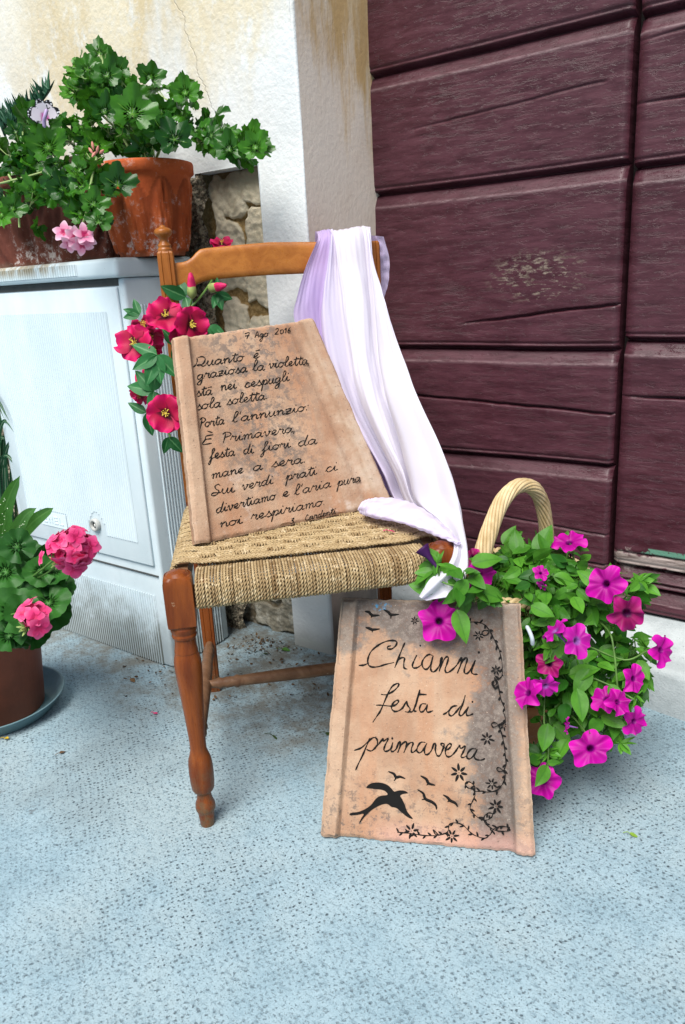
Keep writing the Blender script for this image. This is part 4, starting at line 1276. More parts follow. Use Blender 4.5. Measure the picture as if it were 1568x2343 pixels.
for e in ex_['geom']:
    if isinstance(e, bmesh.types.BMVert): e.co.z = -.0012
bmesh.ops.triangulate(bm, faces=bm.faces[:])
bmesh.ops.recalc_face_normals(bm, faces=bm.faces[:])
me = bpy.data.meshes.new('swallow_drawing'); bm.to_mesh(me); bm.free()
me.materials.append(INK)
o = bpy.data.objects.new('swallow_drawing', me); COL.objects.link(o); o.parent = fest

# ================================================================== SCARF
MC = m_cloth()
scarf = empty('draped_scarf', tuple(RR + CZ * .95), 'long pale lilac pleated scarf draped over the right end of the chair back', 'scarf')
def sheet(rows, nfold, amp, seed, ns=150, nt=90, fine=.0011, fold_ov=.55, thick=0.0, tcol=(0.2, 1.0), nrm=None, ends=0.0):
    """rows: list of (left point, right point, facing) down the cloth"""
    Lp = smooth_path([r[0] for r in rows], 10); Rp = smooth_path([r[1] for r in rows], 10)
    Np = smooth_path([r[2] for r in rows], 10)
    A = np.interp(np.linspace(0, 1, len(Lp)), np.linspace(0, 1, len(rows)), [r[3] if len(r) > 3 else 1.0 for r in rows])
    idx = np.linspace(0, len(Lp) - 1, nt)
    P = np.zeros((ns, nt, 3)); T = np.zeros((ns, nt))
    for j, q in enumerate(idx):
        i0 = min(int(q), len(Lp) - 2); fr_ = q - i0
        l = Lp[i0] * (1 - fr_) + Lp[i0 + 1] * fr_; r = Rp[i0] * (1 - fr_) + Rp[i0 + 1] * fr_
        n = Np[i0] * (1 - fr_) + Np[i0 + 1] * fr_; n /= np.linalg.norm(n)
        a_ = amp * A[min(i0, len(A) - 1)]
        v = j / (nt - 1)
        for i in range(ns):
            u = i / (ns - 1)
            uu = u + .05 * nz(u * 3 + seed, v * 1.6, seed)
            phs = 2 * PI * nfold * uu + 1.3 * nz(u * 2.5, v * 2.2, seed + 3) * 1.2
            ov = fold_ov / (2 * PI * nfold) * math.sin(phs * 1.0 + .9)
            dpt = a_ * (math.cos(phs) * (.75 + .5 * nz(u * 4, v * 1.5, seed + 8)) + .45 * math.cos(phs * .47 + 2 * seed))
            dpt += fine * math.sin(2 * PI * 34 * u + 2.0 * nz(u * 8, v * 3, seed))
            dpt += .004 * nz(u * 5, v * 9, seed + 11)
            s_ = min(1, max(0, u + ov))
            P[i, j] = l * (1 - s_) + r * s_ + n * dpt
            T[i, j] = tcol[0] + (tcol[1] - tcol[0]) * u
    b = MB()
    b.grid(P, t=T)
    return b
FN = -CB                                       # towards the front of the chair
def bk(u, z, f=0.0):                           # a point by the back rail: along, height, distance in front
    return RL + BU * u + BN * (0.016 * (1 - ((u - WB / 2) / (WB / 2)) ** 2) - .0095 - f) + CZ * z
up = CZ
def dp(px, py, d):                             # the point seen at (px, py) at depth d
    return CAMP0 + (CR @ np.array([px - 784.0, py - 1171.5, FPX])) * (d / FPX)
CAMP0 = np.array([0, 0, CAM_H])
def colsheet(cols, ns, nt, fine=.0007, nf=30, seed=1.0, wav=.0042, tc=None):
    """a cloth hung from its lengthwise creases: every column is one crease line, top to bottom"""
    C = [smooth_path(c, 12) for c in cols]
    m = len(C[0])
    idx = np.linspace(0, m - 1, nt)
    C = np.array([[np.array([np.interp(q, np.arange(m), c[:, k]) for k in range(3)]) for q in idx] for c in C])   # (ncol, nt, 3)
    out = []
    for j in range(nt):
        out.append(smooth_path(C[:, j], ns))
    P = np.array(out).transpose(1, 0, 2)
    du = np.gradient(P, axis=0); dv = np.gradient(P, axis=1)
    N = np.cross(du, dv); N /= np.linalg.norm(N, axis=2)[..., None] + 1e-9
    T = np.zeros(P.shape[:2])
    w_ = np.concatenate([[0], np.cumsum(np.linalg.norm(np.diff(P[:, nt // 3], axis=0), axis=1))]); w_ /= w_[-1]
    for i in range(P.shape[0]):
        for j in range(nt):
            v = j / (nt - 1)
            d = fine * (.35 + 1.3 * abs(nz(w_[i] * 5, v * 2.5, seed + 9))) * math.sin(2 * PI * nf * w_[i] + 3.0 * nz(w_[i] * 6, v * 3, seed)) + wav * nz(w_[i] * 9, v * 4.5, seed + 2) + wav * .9 * nz(w_[i] * 16, v * 11, seed + 5) * ss(v, .15, .5) + .0016 * nz(w_[i] * 30, v * 17, seed + 7)
            P[i, j] += N[i, j] * d
            T[i, j] = np.interp(w_[i], *tc) if tc else 1.0
    b = MB(); b.grid(P, t=T)
    return b
def column(pxs, d0, d1, u, f, pw=1.0):
    top_ = [bk(u, .880, -.052), bk(u, .935, -.040), bk(u, .972, -.018)]
    n_ = len(pxs)
    return top_ + [dp(x, y, d0 + (d1 - d0) * (k / (n_ - 1)) ** pw) for k, (x, y) in enumerate(pxs)]
L0 = [(726, 548), (700, 610), (680, 680), (673, 728), (700, 800), (745, 880), (785, 960), (825, 1040), (862, 1105), (884, 1146)]
V1 = [(740, 545), (722, 610), (710, 680), (712, 728), (728, 800), (762, 880), (800, 960), (838, 1040), (872, 1105), (896, 1146)]
A_ = [(757, 540), (750, 610), (743, 664), (739, 721), (751, 816), (774, 875), (806, 945), (846, 1022), (880, 1085), (906, 1146)]
B_ = [(768, 542), (776, 610), (784, 664), (790, 721), (804, 816), (815, 875), (838, 945), (872, 1015), (905, 1080), (932, 1146)]
M_ = [(810, 535), (818, 610), (826, 664), (830, 721), (838, 816), (848, 875), (864, 940), (892, 1012), (922, 1080), (944, 1146)]
C_ = [(840, 531), (849, 610), (857, 664), (862, 721), (868, 816), (879, 875), (893, 930), (922, 1020), (942, 1085), (956, 1146)]
R_ = [(848, 533), (853, 600), (872, 664), (890, 721), (921, 816), (943, 875), (967, 930), (1008, 1020), (1030, 1085), (1046, 1146)]
off = lambda c, dx: [(x + dx * min(1, k / 2), y) for k, (x, y) in enumerate(c)]
# below the seat level the creases run together, round the outside of the front post, to a point
LL = [(1002, 1187), (1035, 1230), (1038, 1268), (1018, 1302), (984, 1328), (961, 1366)]
LM = [(1030, 1185), (1050, 1230), (1054, 1269), (1043, 1308), (1012, 1345), (968, 1370)]
LR = [(1056, 1185), (1064, 1228), (1068, 1270), (1067, 1312), (1048, 1360), (976, 1375)]
D_ = [1.318, 1.252, 1.224, 1.213, 1.208, 1.214]
def low(pxs, dd, first=None, d1=0.0):
    q = list(pxs)
    if first: q[0] = first
    return [dp(x, y, d + dd + (d1 if k == 0 else 0)) for k, ((x, y), d) in enumerate(zip(q, D_))]
half = lambda p, q: [((a[0] + b_[0]) / 2, (a[1] + b_[1]) / 2) for a, b_ in zip(p, q)]
lsh = lambda k: [(x + k, y + k * .4) for x, y in LL]
cols = [column(L0, 1.500, 1.560, .296, 0) + low(lsh(9), .022, (930, 1172), .10), column(V1, 1.506, 1.575, .307, 0) + low(lsh(8), .024, (938, 1174), .10), column(off(A_, -3), 1.508, 1.585, .318, 0) + low(lsh(7), .022, (946, 1176), .09),
        column(A_, 1.494, 1.500, .321, 0) + low(lsh(6), .018, (950, 1176), .075), column(off(B_, -4), 1.504, 1.515, .327, 0) + low(lsh(5), .018, (962, 1178), .065), column(B_, 1.490, 1.465, .331, 0) + low(lsh(4), .014, (968, 1180), .055),
        column(M_, 1.494, 1.430, .368, 0) + low(lsh(2), .010, (985, 1183), .03), column(off(C_, -3), 1.512, 1.458, .391, 0) + low(lsh(1), .008, (996, 1186), .022), column(C_, 1.496, 1.390, .394, 0) + low(LL, 0),
        column(half(C_, R_), 1.498, 1.350, .398, 0) + low(half(LL, LM), -.008), column(off(half(C_, R_), 9), 1.502, 1.352, .400, 0) + low(LM, .004), column(R_, 1.508, 1.322, .404, 0) + low(LR, .0), column(off(R_, -7), 1.555, 1.350, .404, 0) + low([(x - 5, y) for x, y in LR], .03)]
TC = ([0, .10, .22, .30, .5, 1.0], [.25, 0, .05, .75, 1.0, 1.0])  # lilac paints the shade of the left folds, white the lit side
colsheet(cols, 16, 190, nf=34, seed=2.0, tc=TC).build('hanging_length', MC, scarf)
# the gathered end lying on the seat
gp_ = [(1050, 1243, 1.222, 5), (1026, 1226, 1.25, 11), (996, 1207, 1.285, 20), (962, 1190, 1.32, 29), (926, 1176, 1.355, 35), (892, 1167, 1.385, 37), (862, 1161, 1.405, 35), (844, 1160, 1.413, 30), (833, 1160, 1.418, 23), (829, 1161, 1.420, 16), (831, 1161, 1.419, 2)]
path = smooth_path([dp(x, y, d) for x, y, d, r in gp_], 14)
m = len(path); u = np.linspace(0, 1, m)
rad = np.interp(u, np.linspace(0, 1, len(gp_)), [r * d / FPX for x, y, d, r in gp_])
T_ = np.gradient(path, axis=0); T_ /= np.linalg.norm(T_, axis=1)[:, None]
P = np.zeros((m, 90, 3)); TT = np.zeros((m, 90))
for i in range(m):
    sd = np.cross(T_[i], CZ); sd /= np.linalg.norm(sd)
    for q in range(90):
        a = 2 * PI * q / 90
        skew = u[i] * 58 + 2.2 * math.sin(a) + 2.0 * nz(u[i] * 6, 2.0)
        rr = rad[i] * (1 + .014 * math.sin(skew) + .22 * nz(u[i] * 4, math.cos(a) * 1.3, math.sin(a) * 1.3) + .09 * math.cos(3 * a + 7 * u[i]) + .05 * math.cos(5 * a - 9 * u[i])) + .0008 * math.sin(skew * 2.1 + a)
        P[i, q] = path[i] + sd * rr * math.cos(a) * 1.1 + CZ * (rr * math.sin(a) * .62)
        P[i, q, 2] = max(P[i, q, 2], .4545)
        TT[i, q] = .78 + .16 * math.sin(skew)
b = MB(); b.grid(P, t=np.clip(TT, 0, 1), cv=True)
b.build('gathered_end', MC, scarf)
# the short end behind the post
rows = [
 (bk(.392, .962, -.030), bk(.432, .955, -.020), BN, .4),
 (bk(.392, .915, -.045), bk(.444, .910, -.030), BN, .8),
 (bk(.394, .870, -.050), bk(.440, .865, -.030), BN, .9),
 (bk(.398, .835, -.045), bk(.428, .830, -.030), BN, .7),
]
sheet(rows, 2, .004, 12.0, ns=50, nt=40, tcol=(.1, .4)).build('short_end', MC, scarf)

# ================================================================== PLANTS: leaf and flower shapes
CAMP = np.array([0, 0, CAM_H])
def mpp(p):                                    # metres per photograph pixel at a point
    return float((np.asarray(p) - CAMP) @ CR[:, 2]) / FPX
def tocam(p):
    d = CAMP - np.asarray(p); return d / np.linalg.norm(d)
def polar_leaf(radius, zfun, a0, n, veins):
    th = np.linspace(-a0, a0, n)
    V = [np.zeros(3)]; T = [1.0]
    for rr in (.28, .62, 1.0):
        for a in th:
            r = radius(a) * rr
            if rr < 1: r = rr * (radius(a) * .6 + .4 * .75)
            V.append(np.array([math.sin(a) * r, math.cos(a) * r, zfun(a, r)]))
            T.append(max([max(0, 1 - abs(a - v) * (2.0 + 9 * rr)) for v in veins] + [0]) if rr < 1 else 0.0)
    F3 = np.array([[0, 1 + i + 1, 1 + i] for i in range(n - 1)])
    F4 = np.array([[1 + k * n + i, 1 + k * n + i + 1, 1 + (k + 1) * n + i + 1, 1 + (k + 1) * n + i] for k in range(2) for i in range(n - 1)])[:, ::-1]
    return np.array(V), [F3, F4], np.array(T)
def ivy_leaf(seed):
    rg_ = random.Random(seed)
    lob = [(-2.05, .72), (-1.05, .92), (0, 1.0), (1.05, .92), (2.05, .72)]
    lob = [(a + rg_.uniform(-.08, .08), r * rg_.uniform(.88, 1.08)) for a, r in lob]
    def rad(a):
        r = .50
        for la, lr in lob:
            r = max(r, lr * (1 - .36 * min(1.2, abs(a - la) / .56) ** 2.0))
        return r * (1 + .055 * math.cos(21 * a + seed) + .03 * math.cos(33 * a))
    c_, ph = rg_.uniform(-.10, .32), rg_.uniform(0, 6)
    zf = lambda a, r: c_ * r * r + .09 * r ** 3 * math.cos(5.9 * a) + .09 * r * math.sin(3 * a + ph) + .11 * r ** 5 * math.sin(11 * a + ph)
    return polar_leaf(rad, zf, 2.62, 45, [l[0] for l in lob])
def zonal_leaf(seed):
    rg_ = random.Random(seed)
    rad = lambda a: (.94 + .06 * abs(math.sin(7.5 * a))) * (1 - .10 * abs(a) / 2.9) * (1 + .05 * math.cos(7 * a * .5 + seed))
    c_, ph = rg_.uniform(.05, .35), rg_.uniform(0, 6)
    zf = lambda a, r: c_ * r * r + .075 * r * r * math.cos(7.2 * a) + .08 * r * math.sin(2 * a + ph)
    return polar_leaf(rad, zf, 2.86, 57, [-2.4, -1.6, -.8, 0, .8, 1.6, 2.4])
def ovate_leaf(seed, wd=.30, tip=1.0):
    rg_ = random.Random(seed)
    nu, nv = 10, 7
    c_, tw = rg_.uniform(-.35, .15), rg_.uniform(-.25, .25)
    V = np.zeros((nv, nu, 3)); T = np.zeros((nv, nu))
    for j in range(nu):
        u = j / (nu - 1)
        w_ = wd * (math.sin(PI * u ** .82) ** .85 * (1 - .25 * u) + .02)
        for i in range(nv):
            x = (i / (nv - 1) - .5) * 2
            V[i, j] = (x * w_, u, c_ * u * u + .22 * abs(x) * w_ + .02 * math.sin(9 * u + seed) * abs(x) + tw * x * w_ * u)
            T[i, j] = 1.0 if i == nv // 2 else (0.35 * abs(math.sin(u * 16 + abs(x) * 3)) if abs(x) < .9 else 0.15)
    I, J = np.meshgrid(np.arange(nv - 1), np.arange(nu - 1), indexing='ij')
    F = np.stack([I * nu + J, (I + 1) * nu + J, (I + 1) * nu + J + 1, I * nu + J + 1], -1).reshape(-1, 4)
    return V.reshape(-1, 3), [F], T.reshape(-1)
IVY = [ivy_leaf(i) for i in range(8)]
ZON = [zonal_leaf(i) for i in range(6)]
OVA = [ovate_leaf(i) for i in range(8)]
FNG = [ovate_leaf(i, .12) for i in range(4)]
def put(mb, tpl, pos, nrm, upv, size, k):
    V, F, T = tpl
    mb.add((V * size) @ basis(nrm, upv) + np.asarray(pos), F, T, k)
def grow(mb, tpls, blobs, size, nmix, rg_, stems=None, dk=0.0, root=None):
    """blobs: (px, py, Y, rx, ry, ry_depth, count); leaves in the blob's volume, each on a thin stalk"""
    for (px, py, Y, rx, ry, dY, cnt) in blobs:
        c = at(px, py, Y); mp = mpp(c)
        for _ in range(cnt):
            while True:
                a, b_, d = rg_.uniform(-1, 1), rg_.uniform(-1, 1), rg_.uniform(-1, 1)
                if a * a + b_ * b_ + d * d < 1: break
            p = at(px + a * rx, py + b_ * ry, Y + d * dY)
            n = tocam(p) * nmix[0] + np.array([0, 0, 1]) * nmix[1] + np.array([rg_.gauss(0, 1), rg_.gauss(0, 1), rg_.gauss(0, 1)]) * nmix[2]
            n += (p - c) / (np.linalg.norm(p - c) + 1e-6) * .35
            out = (p - c) / (np.linalg.norm(p - c) + 1e-6)
            upv = out * .8 + np.array([rg_.gauss(0, .6), rg_.gauss(0, .6), -0.25])
            sz = rg_.uniform(*size)
            kk = min(1, max(0, rg_.gauss(.45, .36) - dk))
            put(mb, rg_.choice(tpls), p, n, upv, sz, kk)
            if stems is not None:
                q = c + (p - c) * .35 + np.array([0, 0, -.02])
                stems.tube([p, (p * .5 + q * .5) + np.array([rg_.gauss(0, .004), rg_.gauss(0, .004), -.006]), q], .0011, 4, False)
    return mb
LF_IVY = m_leaf('ivy_geranium_leaf', (0.006, 0.050, 0.007), (0.062, 0.225, 0.014), (0.18, 0.38, 0.05), .30, .14)
LF_ZON = m_leaf('zonal_geranium_leaf', (0.008, 0.060, 0.010), (0.040, 0.165, 0.020), (0.09, 0.26, 0.05), .5, .10)
LF_PET = m_leaf('petunia_leaf', (0.016, 0.095, 0.009), (0.10, 0.31, 0.026), (0.025, 0.12, 0.012), .48, .22, .8)
LF_STRAP = m_leaf('strap_leaf', (0.03, 0.13, 0.02), (0.11, 0.30, 0.05), (0.16, 0.36, 0.09), .4, .2)
LF_SUC = m_leaf('succulent_leaf', (0.010, 0.055, 0.030), (0.030, 0.12, 0.060), (0.05, 0.15, 0.08), .45, .05)
LF_SILK = m_leaf('artificial_leaf', (0.012, 0.10, 0.026), (0.04, 0.21, 0.06), (0.14, 0.34, 0.14), .5, .15)
STEM = m_plain('green_stem', (0.09, 0.19, 0.04), 0.5, 0.35, 0.25)
STEMP = m_plain('pale_stem', (0.26, 0.36, 0.13), 0.5, 0.35, 0.2)
SOIL = m_plain('potting_soil', (0.045, 0.034, 0.024), 0.95, 0.1, 0.4, 90, 0.8)

def petunia_mesh(seed, mat):
    rg_ = random.Random(seed)
    na, nr = 70, 15
    P = np.zeros((na, nr, 3)); T = np.zeros((na, nr)); K = np.zeros((na, nr))
    a1, a2 = rg_.uniform(0, 6), rg_.uniform(0, 6)
    rg_ruf = rg_.uniform(.08, .22)
    for i in range(na):
        a = 2 * PI * i / na
        lobe = 1 - .24 * abs(math.cos(2.5 * a)) ** 2.2 + .035 * math.sin(9 * a + a1) + .06 * math.sin(2 * a + a2)
        for j in range(nr):
            u = j / (nr - 1)
            if u < .35:
                q = u / .35; r = .055 + .10 * q ** 1.6; z = -.95 + .80 * q
            else:
                q = (u - .35) / .65; r = .155 + (lobe - .155) * q ** .85; z = -.15 + .20 * q ** .6 - .10 * q * q
                z += q ** 1.5 * (rg_ruf * math.cos(5 * a + .6 * math.sin(a + a1)) + .085 * math.sin(9 * a + a2) + .035 * math.sin(14 * a + a1))
            P[i, j] = (r * math.cos(a), r * math.sin(a), z)
            T[i, j] = max(0.0, r)
            K[i, j] = max(0, math.cos(5 * a)) ** 14 * (1 if u > .3 else 0) * (1 - u * .6)
    b = MB(); b.grid(P, t=T, k=K, cu=True)
    b.lathe([(.012, -1.10), (.065, -1.08), (.075, -1.0), (.06, -.93)], n=8, k=1.0)
    o = b.build('flower', mat, None, True, (0, 0, 0))
    me = o.data; bpy.data.objects.remove(o)
    return me
PM = m_petal('petunia_magenta', (0.06, 0.002, 0.09), (0.38, 0.002, 0.24), (0.62, 0.004, 0.40), .28, thr=(.10, .26))
PMR = m_petal('petunia_wine', (0.03, 0.002, 0.03), (0.25, 0.005, 0.085), (0.42, 0.008, 0.19), .20)
PMD = m_petal('petunia_violet', (0.22, 0.10, 0.36), (0.38, 0.006, 0.27), (0.58, 0.007, 0.40), .22, thr=(.10, .34))
PET = [petunia_mesh(i, PM) for i in range(8)]
rgf = random.Random(77)
PETR = [petunia_mesh(i + 20, PMR) for i in range(2)]
PETD = [petunia_mesh(i + 30, PMD) for i in range(2)]
def flower(me, parent, pos, nrm, size, spin, name='flower', label=None):
    o = bpy.data.objects.new(name, me); COL.objects.link(o); o.parent = parent
    B = basis(nrm, (math.sin(spin), .2, math.cos(spin)))
    L = np.asarray(pos) - np.array(root_loc(parent))
    m = Matrix(((B[0, 0], B[1, 0], B[2, 0], L[0]), (B[0, 1], B[1, 1], B[2, 1], L[1]), (B[0, 2], B[1, 2], B[2, 2], L[2]), (0, 0, 0, 1)))
    o.matrix_local = m @ Matrix.Scale(size, 4)
    if label: o['label'] = label
    return o

# ------------------------------------------------------------------ basket of petunias
BC = np.array([-.553, 1.26, 0])
WIC = m_wood('pale_wicker', (0.46, 0.34, 0.17), (0.66, 0.52, 0.31), (0.24, 0.14, 0.06), 0.5, 2, 0.2)
WICB = m_wood('brown_wicker', (0.30, 0.17, 0.07), (0.45, 0.28, 0.13), (0.14, 0.07, 0.03), 0.5, 2, 0.2)
pot = empty('small_terracotta_pot', tuple(BC), 'small terracotta pot under the wicker basket, mostly hidden by leaves', 'pot')
TER = m_terracotta('plain_terracotta', (0.36, 0.13, 0.05), (0.46, 0.19, 0.08), .25)
b = MB()
b.lathe([(.058, 0), (.062, .004), (.072, .075), (.080, .078), (.082, .100), (.074, .1015), (.071, .090), (.058, .012), (.01, .010)], BC, 36, cap=False)
b.build('pot_body', TER, pot)
bas = empty('wicker_basket', tuple(BC + CZ * .1), 'wicker basket with a tall twisted handle holding the magenta petunias', 'basket')
b = MB()
RB = lambda z: .068 + .060 * ((z - .102) / .235) ** .8
nst = 23
for k_, z in enumerate(np.linspace(.106, .322, 27)):
    a = np.linspace(0, 2 * PI, 184)
    r = RB(z) + .0042 * np.cos(a * nst / 2 * 1.0 + (k_ % 2) * PI)
    b.tube(np.stack([BC[0] + r * np.cos(a), BC[1] + r * np.sin(a), np.full_like(a, z)], -1), .0044, 6, False, k=.5)
for q in range(nst):
    a = 2 * PI * q / nst
    zz = np.linspace(.103, .330, 12)
    b.tube(np.stack([BC[0] + (RB(zz)) * math.cos(a), BC[1] + RB(zz) * math.sin(a), zz], -1), .0036, 6)
b.lathe([(.068, .102), (.01, .103)], BC, 30, cap=False)
b.build('woven_body', WICB, bas)
b = MB()
for q in range(3):
    a = np.linspace(0, 2 * PI, 240)
    r = .130 + .006 * np.cos(a * 22 + q * 2.094); z = .333 + .006 * np.sin(a * 22 + q * 2.094)
    b.tube(np.stack([BC[0] + r * np.cos(a), BC[1] + r * np.sin(a), z], -1), .0052, 6, False)
b.build('braided_rim', WIC, bas)
b = MB()
hl = smooth_path([at(1096, 1345, 1.165), at(1100, 1285, 1.165), at(1117, 1225, 1.185), at(1143, 1158, 1.215), at(1170, 1122, 1.24), at(1196, 1110, 1.265), at(1222, 1118, 1.29), at(1240, 1150, 1.32), at(1249, 1200, 1.34), at(1252, 1245, 1.352), at(1254, 1280, 1.355), at(1252, 1310, 1.355)], 14)
T_ = np.gradient(hl, axis=0); T_ /= np.linalg.norm(T_, axis=1)[:, None]
side_ = np.cross(T_, np.array([.24, .97, 0])); 
ref_ = np.array([.83, -.30, 0.2]); N1 = ref_ - T_ * (T_ @ ref_)[:, None]; N1 /= np.linalg.norm(N1, axis=1)[:, None]; N2 = np.cross(T_, N1)
Ls = np.concatenate([[0], np.cumsum(np.linalg.norm(np.diff(hl, axis=0), axis=1))])
wid = np.interp(Ls / Ls[-1], [0, .1, .5, .9, 1], [.0140, .0142, .0115, .0108, .0112])
for q in range(12):
    ph = 2 * PI * q / 12 - Ls * 23.0
    c = hl + wid[:, None] * (np.cos(ph)[:, None] * N1 + .85 * np.sin(ph)[:, None] * N2)
    b.tube(c, .0033 + .0004 * (q % 3 == 0), 7, True)
b.build('twisted_handle', WIC, bas)
b = MB(); b.tube(hl, .0088, 8); b.build('handle_core', WICB, bas)
b = MB()
e0 = hl[-26]; tt = (hl[-10] - hl[-26])
for q in range(5):
    a = np.linspace(0, 2 * PI, 26)
    c = at(1253, 1268 + q * 4.2, 1.355)
    b.tube(np.stack([c[0] + .0215 * np.cos(a), c[1] + .0205 * np.sin(a), c[2] + .003 * np.sin(a + q)], -1), .0026, 6, False)
b.build('handle_binding', WIC, bas)
pet = empty('petunia_plant', tuple(BC + CZ * .30), 'trailing petunia with bright magenta flowers spilling out of the wicker basket', 'plant')
rgp = random.Random(21)
fol = MB(); stm = MB()
BL_ = [(1120, 1330, 1.16, 45, 34, .06, 26), (1170, 1300, 1.24, 55, 42, .08, 34), (1225, 1290, 1.26, 60, 45, .09, 46), (1290, 1310, 1.27, 62, 52, .09, 52), (1230, 1350, 1.20, 75, 50, .09, 66),
       (1310, 1370, 1.22, 70, 60, .09, 70), (1240, 1410, 1.16, 48, 48, .08, 44), (1380, 1400, 1.22, 50, 50, .08, 30), (1450, 1340, 1.24, 34, 40, .05, 22), (1230, 1475, 1.15, 34, 52, .06, 36),
       (1290, 1545, 1.15, 62, 48, .07, 48), (1360, 1525, 1.18, 60, 52, .07, 40), (1310, 1610, 1.13, 58, 36, .05, 34), (1370, 1650, 1.13, 50, 26, .05, 20), (1430, 1490, 1.20, 44, 40, .05, 22),
       (1240, 1570, 1.14, 30, 40, .05, 20), (1450, 1545, 1.18, 26, 40, .04, 16), (1245, 1745, 1.05, 26, 26, .03, 14), (1258, 1660, 1.10, 26, 40, .04, 10),
       (1010, 1303, 1.005, 34, 16, .02, 12), (1052, 1330, 1.01, 34, 34, .03, 12), (1085, 1345, 1.03, 40, 20, .03, 12), (1270, 1265, 1.32, 40, 16, .04, 16), (1180, 1265, 1.33, 26, 22, .04, 10)]
grow(fol, OVA, [(a_, b_, c_, d_, e_, f_, int(n_ * 1.7)) for a_, b_, c_, d_, e_, f_, n_ in BL_], (.020, .042), (.45, .55, .55), rgp, stm)
# single larger leaves that stand out
for (px, py, Y, s_, up_) in [(1000, 1352, .985, .056, (-1, -.2, .1)), (1045, 1395, .985, .062, (.25, 0, -1)), (1078, 1290, 1.02, .060, (1, 0, .8)), (1085, 1350, 1.0, .060, (1, .1, .1)), (1185, 1270, 1.22, .060, (-.2, .2, 1)),
                            (1225, 1270, 1.24, .075, (.3, .2, 1)), (1290, 1470, 1.08, .058, (-.6, 0, -1)), (1320, 1575, 1.07, .060, (.1, -.1, -1)), (1255, 1655, 1.06, .058, (-.1, 0, -1)), (1150, 1245, 1.34, .055, (.3, 0, 1)), (1350, 1530, 1.10, .060, (-.3, 0, -1)), (1300, 1545, 1.09, .062, (.7, 0, .5)),
                            (1395, 1565, 1.10, .045, (.4, 0, -1)), (1300, 1690, 1.08, .050, (-.1, 0, -1)), (1460, 1510, 1.16, .045, (.5, 0, -1)), (1372, 1342, 1.14, .05, (-.6, 0, .3)), (1215, 1385, 1.08, .052, (.8, 0, -.3))]:
    p = at(px, py, Y)
    put(fol, rgp.choice(OVA), p, tocam(p) + np.array([rgp.gauss(0, .25), 0, .5]), up_, s_ * .84, rgp.uniform(.55, 1))
# sprigs of small bright leaves at the shoot tips
for (px, py, Y) in [(1000, 1290, .985), (1465, 1330, 1.22), (1320, 1250, 1.30), (1180, 1235, 1.33), (1290, 1650, 1.10), (1350, 1690, 1.12), (1480, 1480, 1.17), (1440, 1610, 1.14), (1260, 1480, 1.06), (1255, 1720, 1.05), (1420, 1700, 1.1), (1455, 1590, 1.12), (1290, 1710, 1.08), (1400, 1320, 1.2)]:
    c = at(px, py, Y)
    for q in range(11):
        d = np.array([rgp.gauss(0, 1), rgp.gauss(0, 1), rgp.gauss(.3, 1)])
        put(fol, rgp.choice(FNG + OVA[:2]), c, tocam(c) * .6 + np.array([rgp.gauss(0, .7), rgp.gauss(0, .7), .6]), d, rgp.uniform(.014, .026), rgp.uniform(.6, 1))
fol.build('foliage', LF_PET, pet)
for path in [[(1330, 1390, 1.2), (1390, 1440, 1.14), (1405, 1490, 1.12), (1412, 1560, 1.11), (1420, 1640, 1.11)], [(1250, 1560, 1.12), (1245, 1650, 1.08), (1255, 1700, 1.05), (1252, 1780, 1.03)],
             [(1350, 1480, 1.12), (1430, 1510, 1.14), (1480, 1490, 1.15), (1505, 1487, 1.15)], [(1330, 1540, 1.1), (1400, 1570, 1.11), (1450, 1600, 1.11)], [(1120, 1320, 1.15), (1060, 1340, 1.0), (1010, 1330, .985), (1005, 1300, .985)],
             [(1330, 1600, 1.1), (1380, 1640, 1.1), (1440, 1648, 1.1)], [(1310, 1330, 1.2), (1312, 1280, 1.28), (1305, 1245, 1.28)], [(1270, 1600, 1.12), (1320, 1650, 1.09), (1350, 1690, 1.06)]]:
    stm.tube(smooth_path([at(*q) for q in path], 6), .0016, 5)
stm.build('stems', STEM, pet)
# (px, py, Y, radius px, facing change (x, y, z) added to the direction of the camera, mesh set, spin)
FLW = [(1006, 1421, .985, 55, (.1, 0, .15), PET[0], .3), (1103, 1318, 1.03, 44, (.9, .2, .1), PET[1], 1.0), (1302, 1238, 1.28, 42, (.1, .2, 1.0), PET[2], .4), (1386, 1336, 1.13, 50, (-.25, 0, .1), PET[3], 2.0),
       (1436, 1405, 1.13, 50, (.0, -.1, -.25), PETR[0], .9), (1268, 1440, 1.05, 40, (-1.6, .3, .9), PETD[0], .2), (1322, 1466, 1.05, 40, (.3, 0, -.1), PETD[1], 1.7), (1516, 1488, 1.15, 40, (1.1, .2, 0), PET[2], 2.2),
       (1256, 1518, 1.05, 34, (.1, -.2, .7), PETR[1], .3), (1206, 1584, 1.0, 38, (-.9, -.2, .4), PET[3], 1.2), (1250, 1572, 1.02, 33, (.7, 0, -.5), PETD[1], .6), (1452, 1553, 1.12, 34, (.7, .2, .3), PET[0], 1.6),
       (1385, 1598, 1.08, 38, (-.5, .1, .9), PET[1], .1), (1416, 1606, 1.07, 36, (.5, 0, .7), PET[2], 2.6), (1454, 1652, 1.10, 35, (1.0, .2, -.2), PET[0], .8), (1352, 1712, 1.03, 50, (0, -.1, .25), PET[1], 2.9),
       (1296, 1660, 1.05, 24, (-1.1, .2, -.3), PETD[0], .4), (1243, 1786, 1.02, 44, (.2, 0, .1), PET[3], .5), (1238, 1310, 1.12, 22, (.3, 0, 1.0), PET[1], 1.5), (1240, 1340, 1.12, 14, (-.8, 0, -.6), PETD[0], .5),
       (1078, 1272, 1.14, 26, (-.3, 0, .6), PETR[1], .5)]
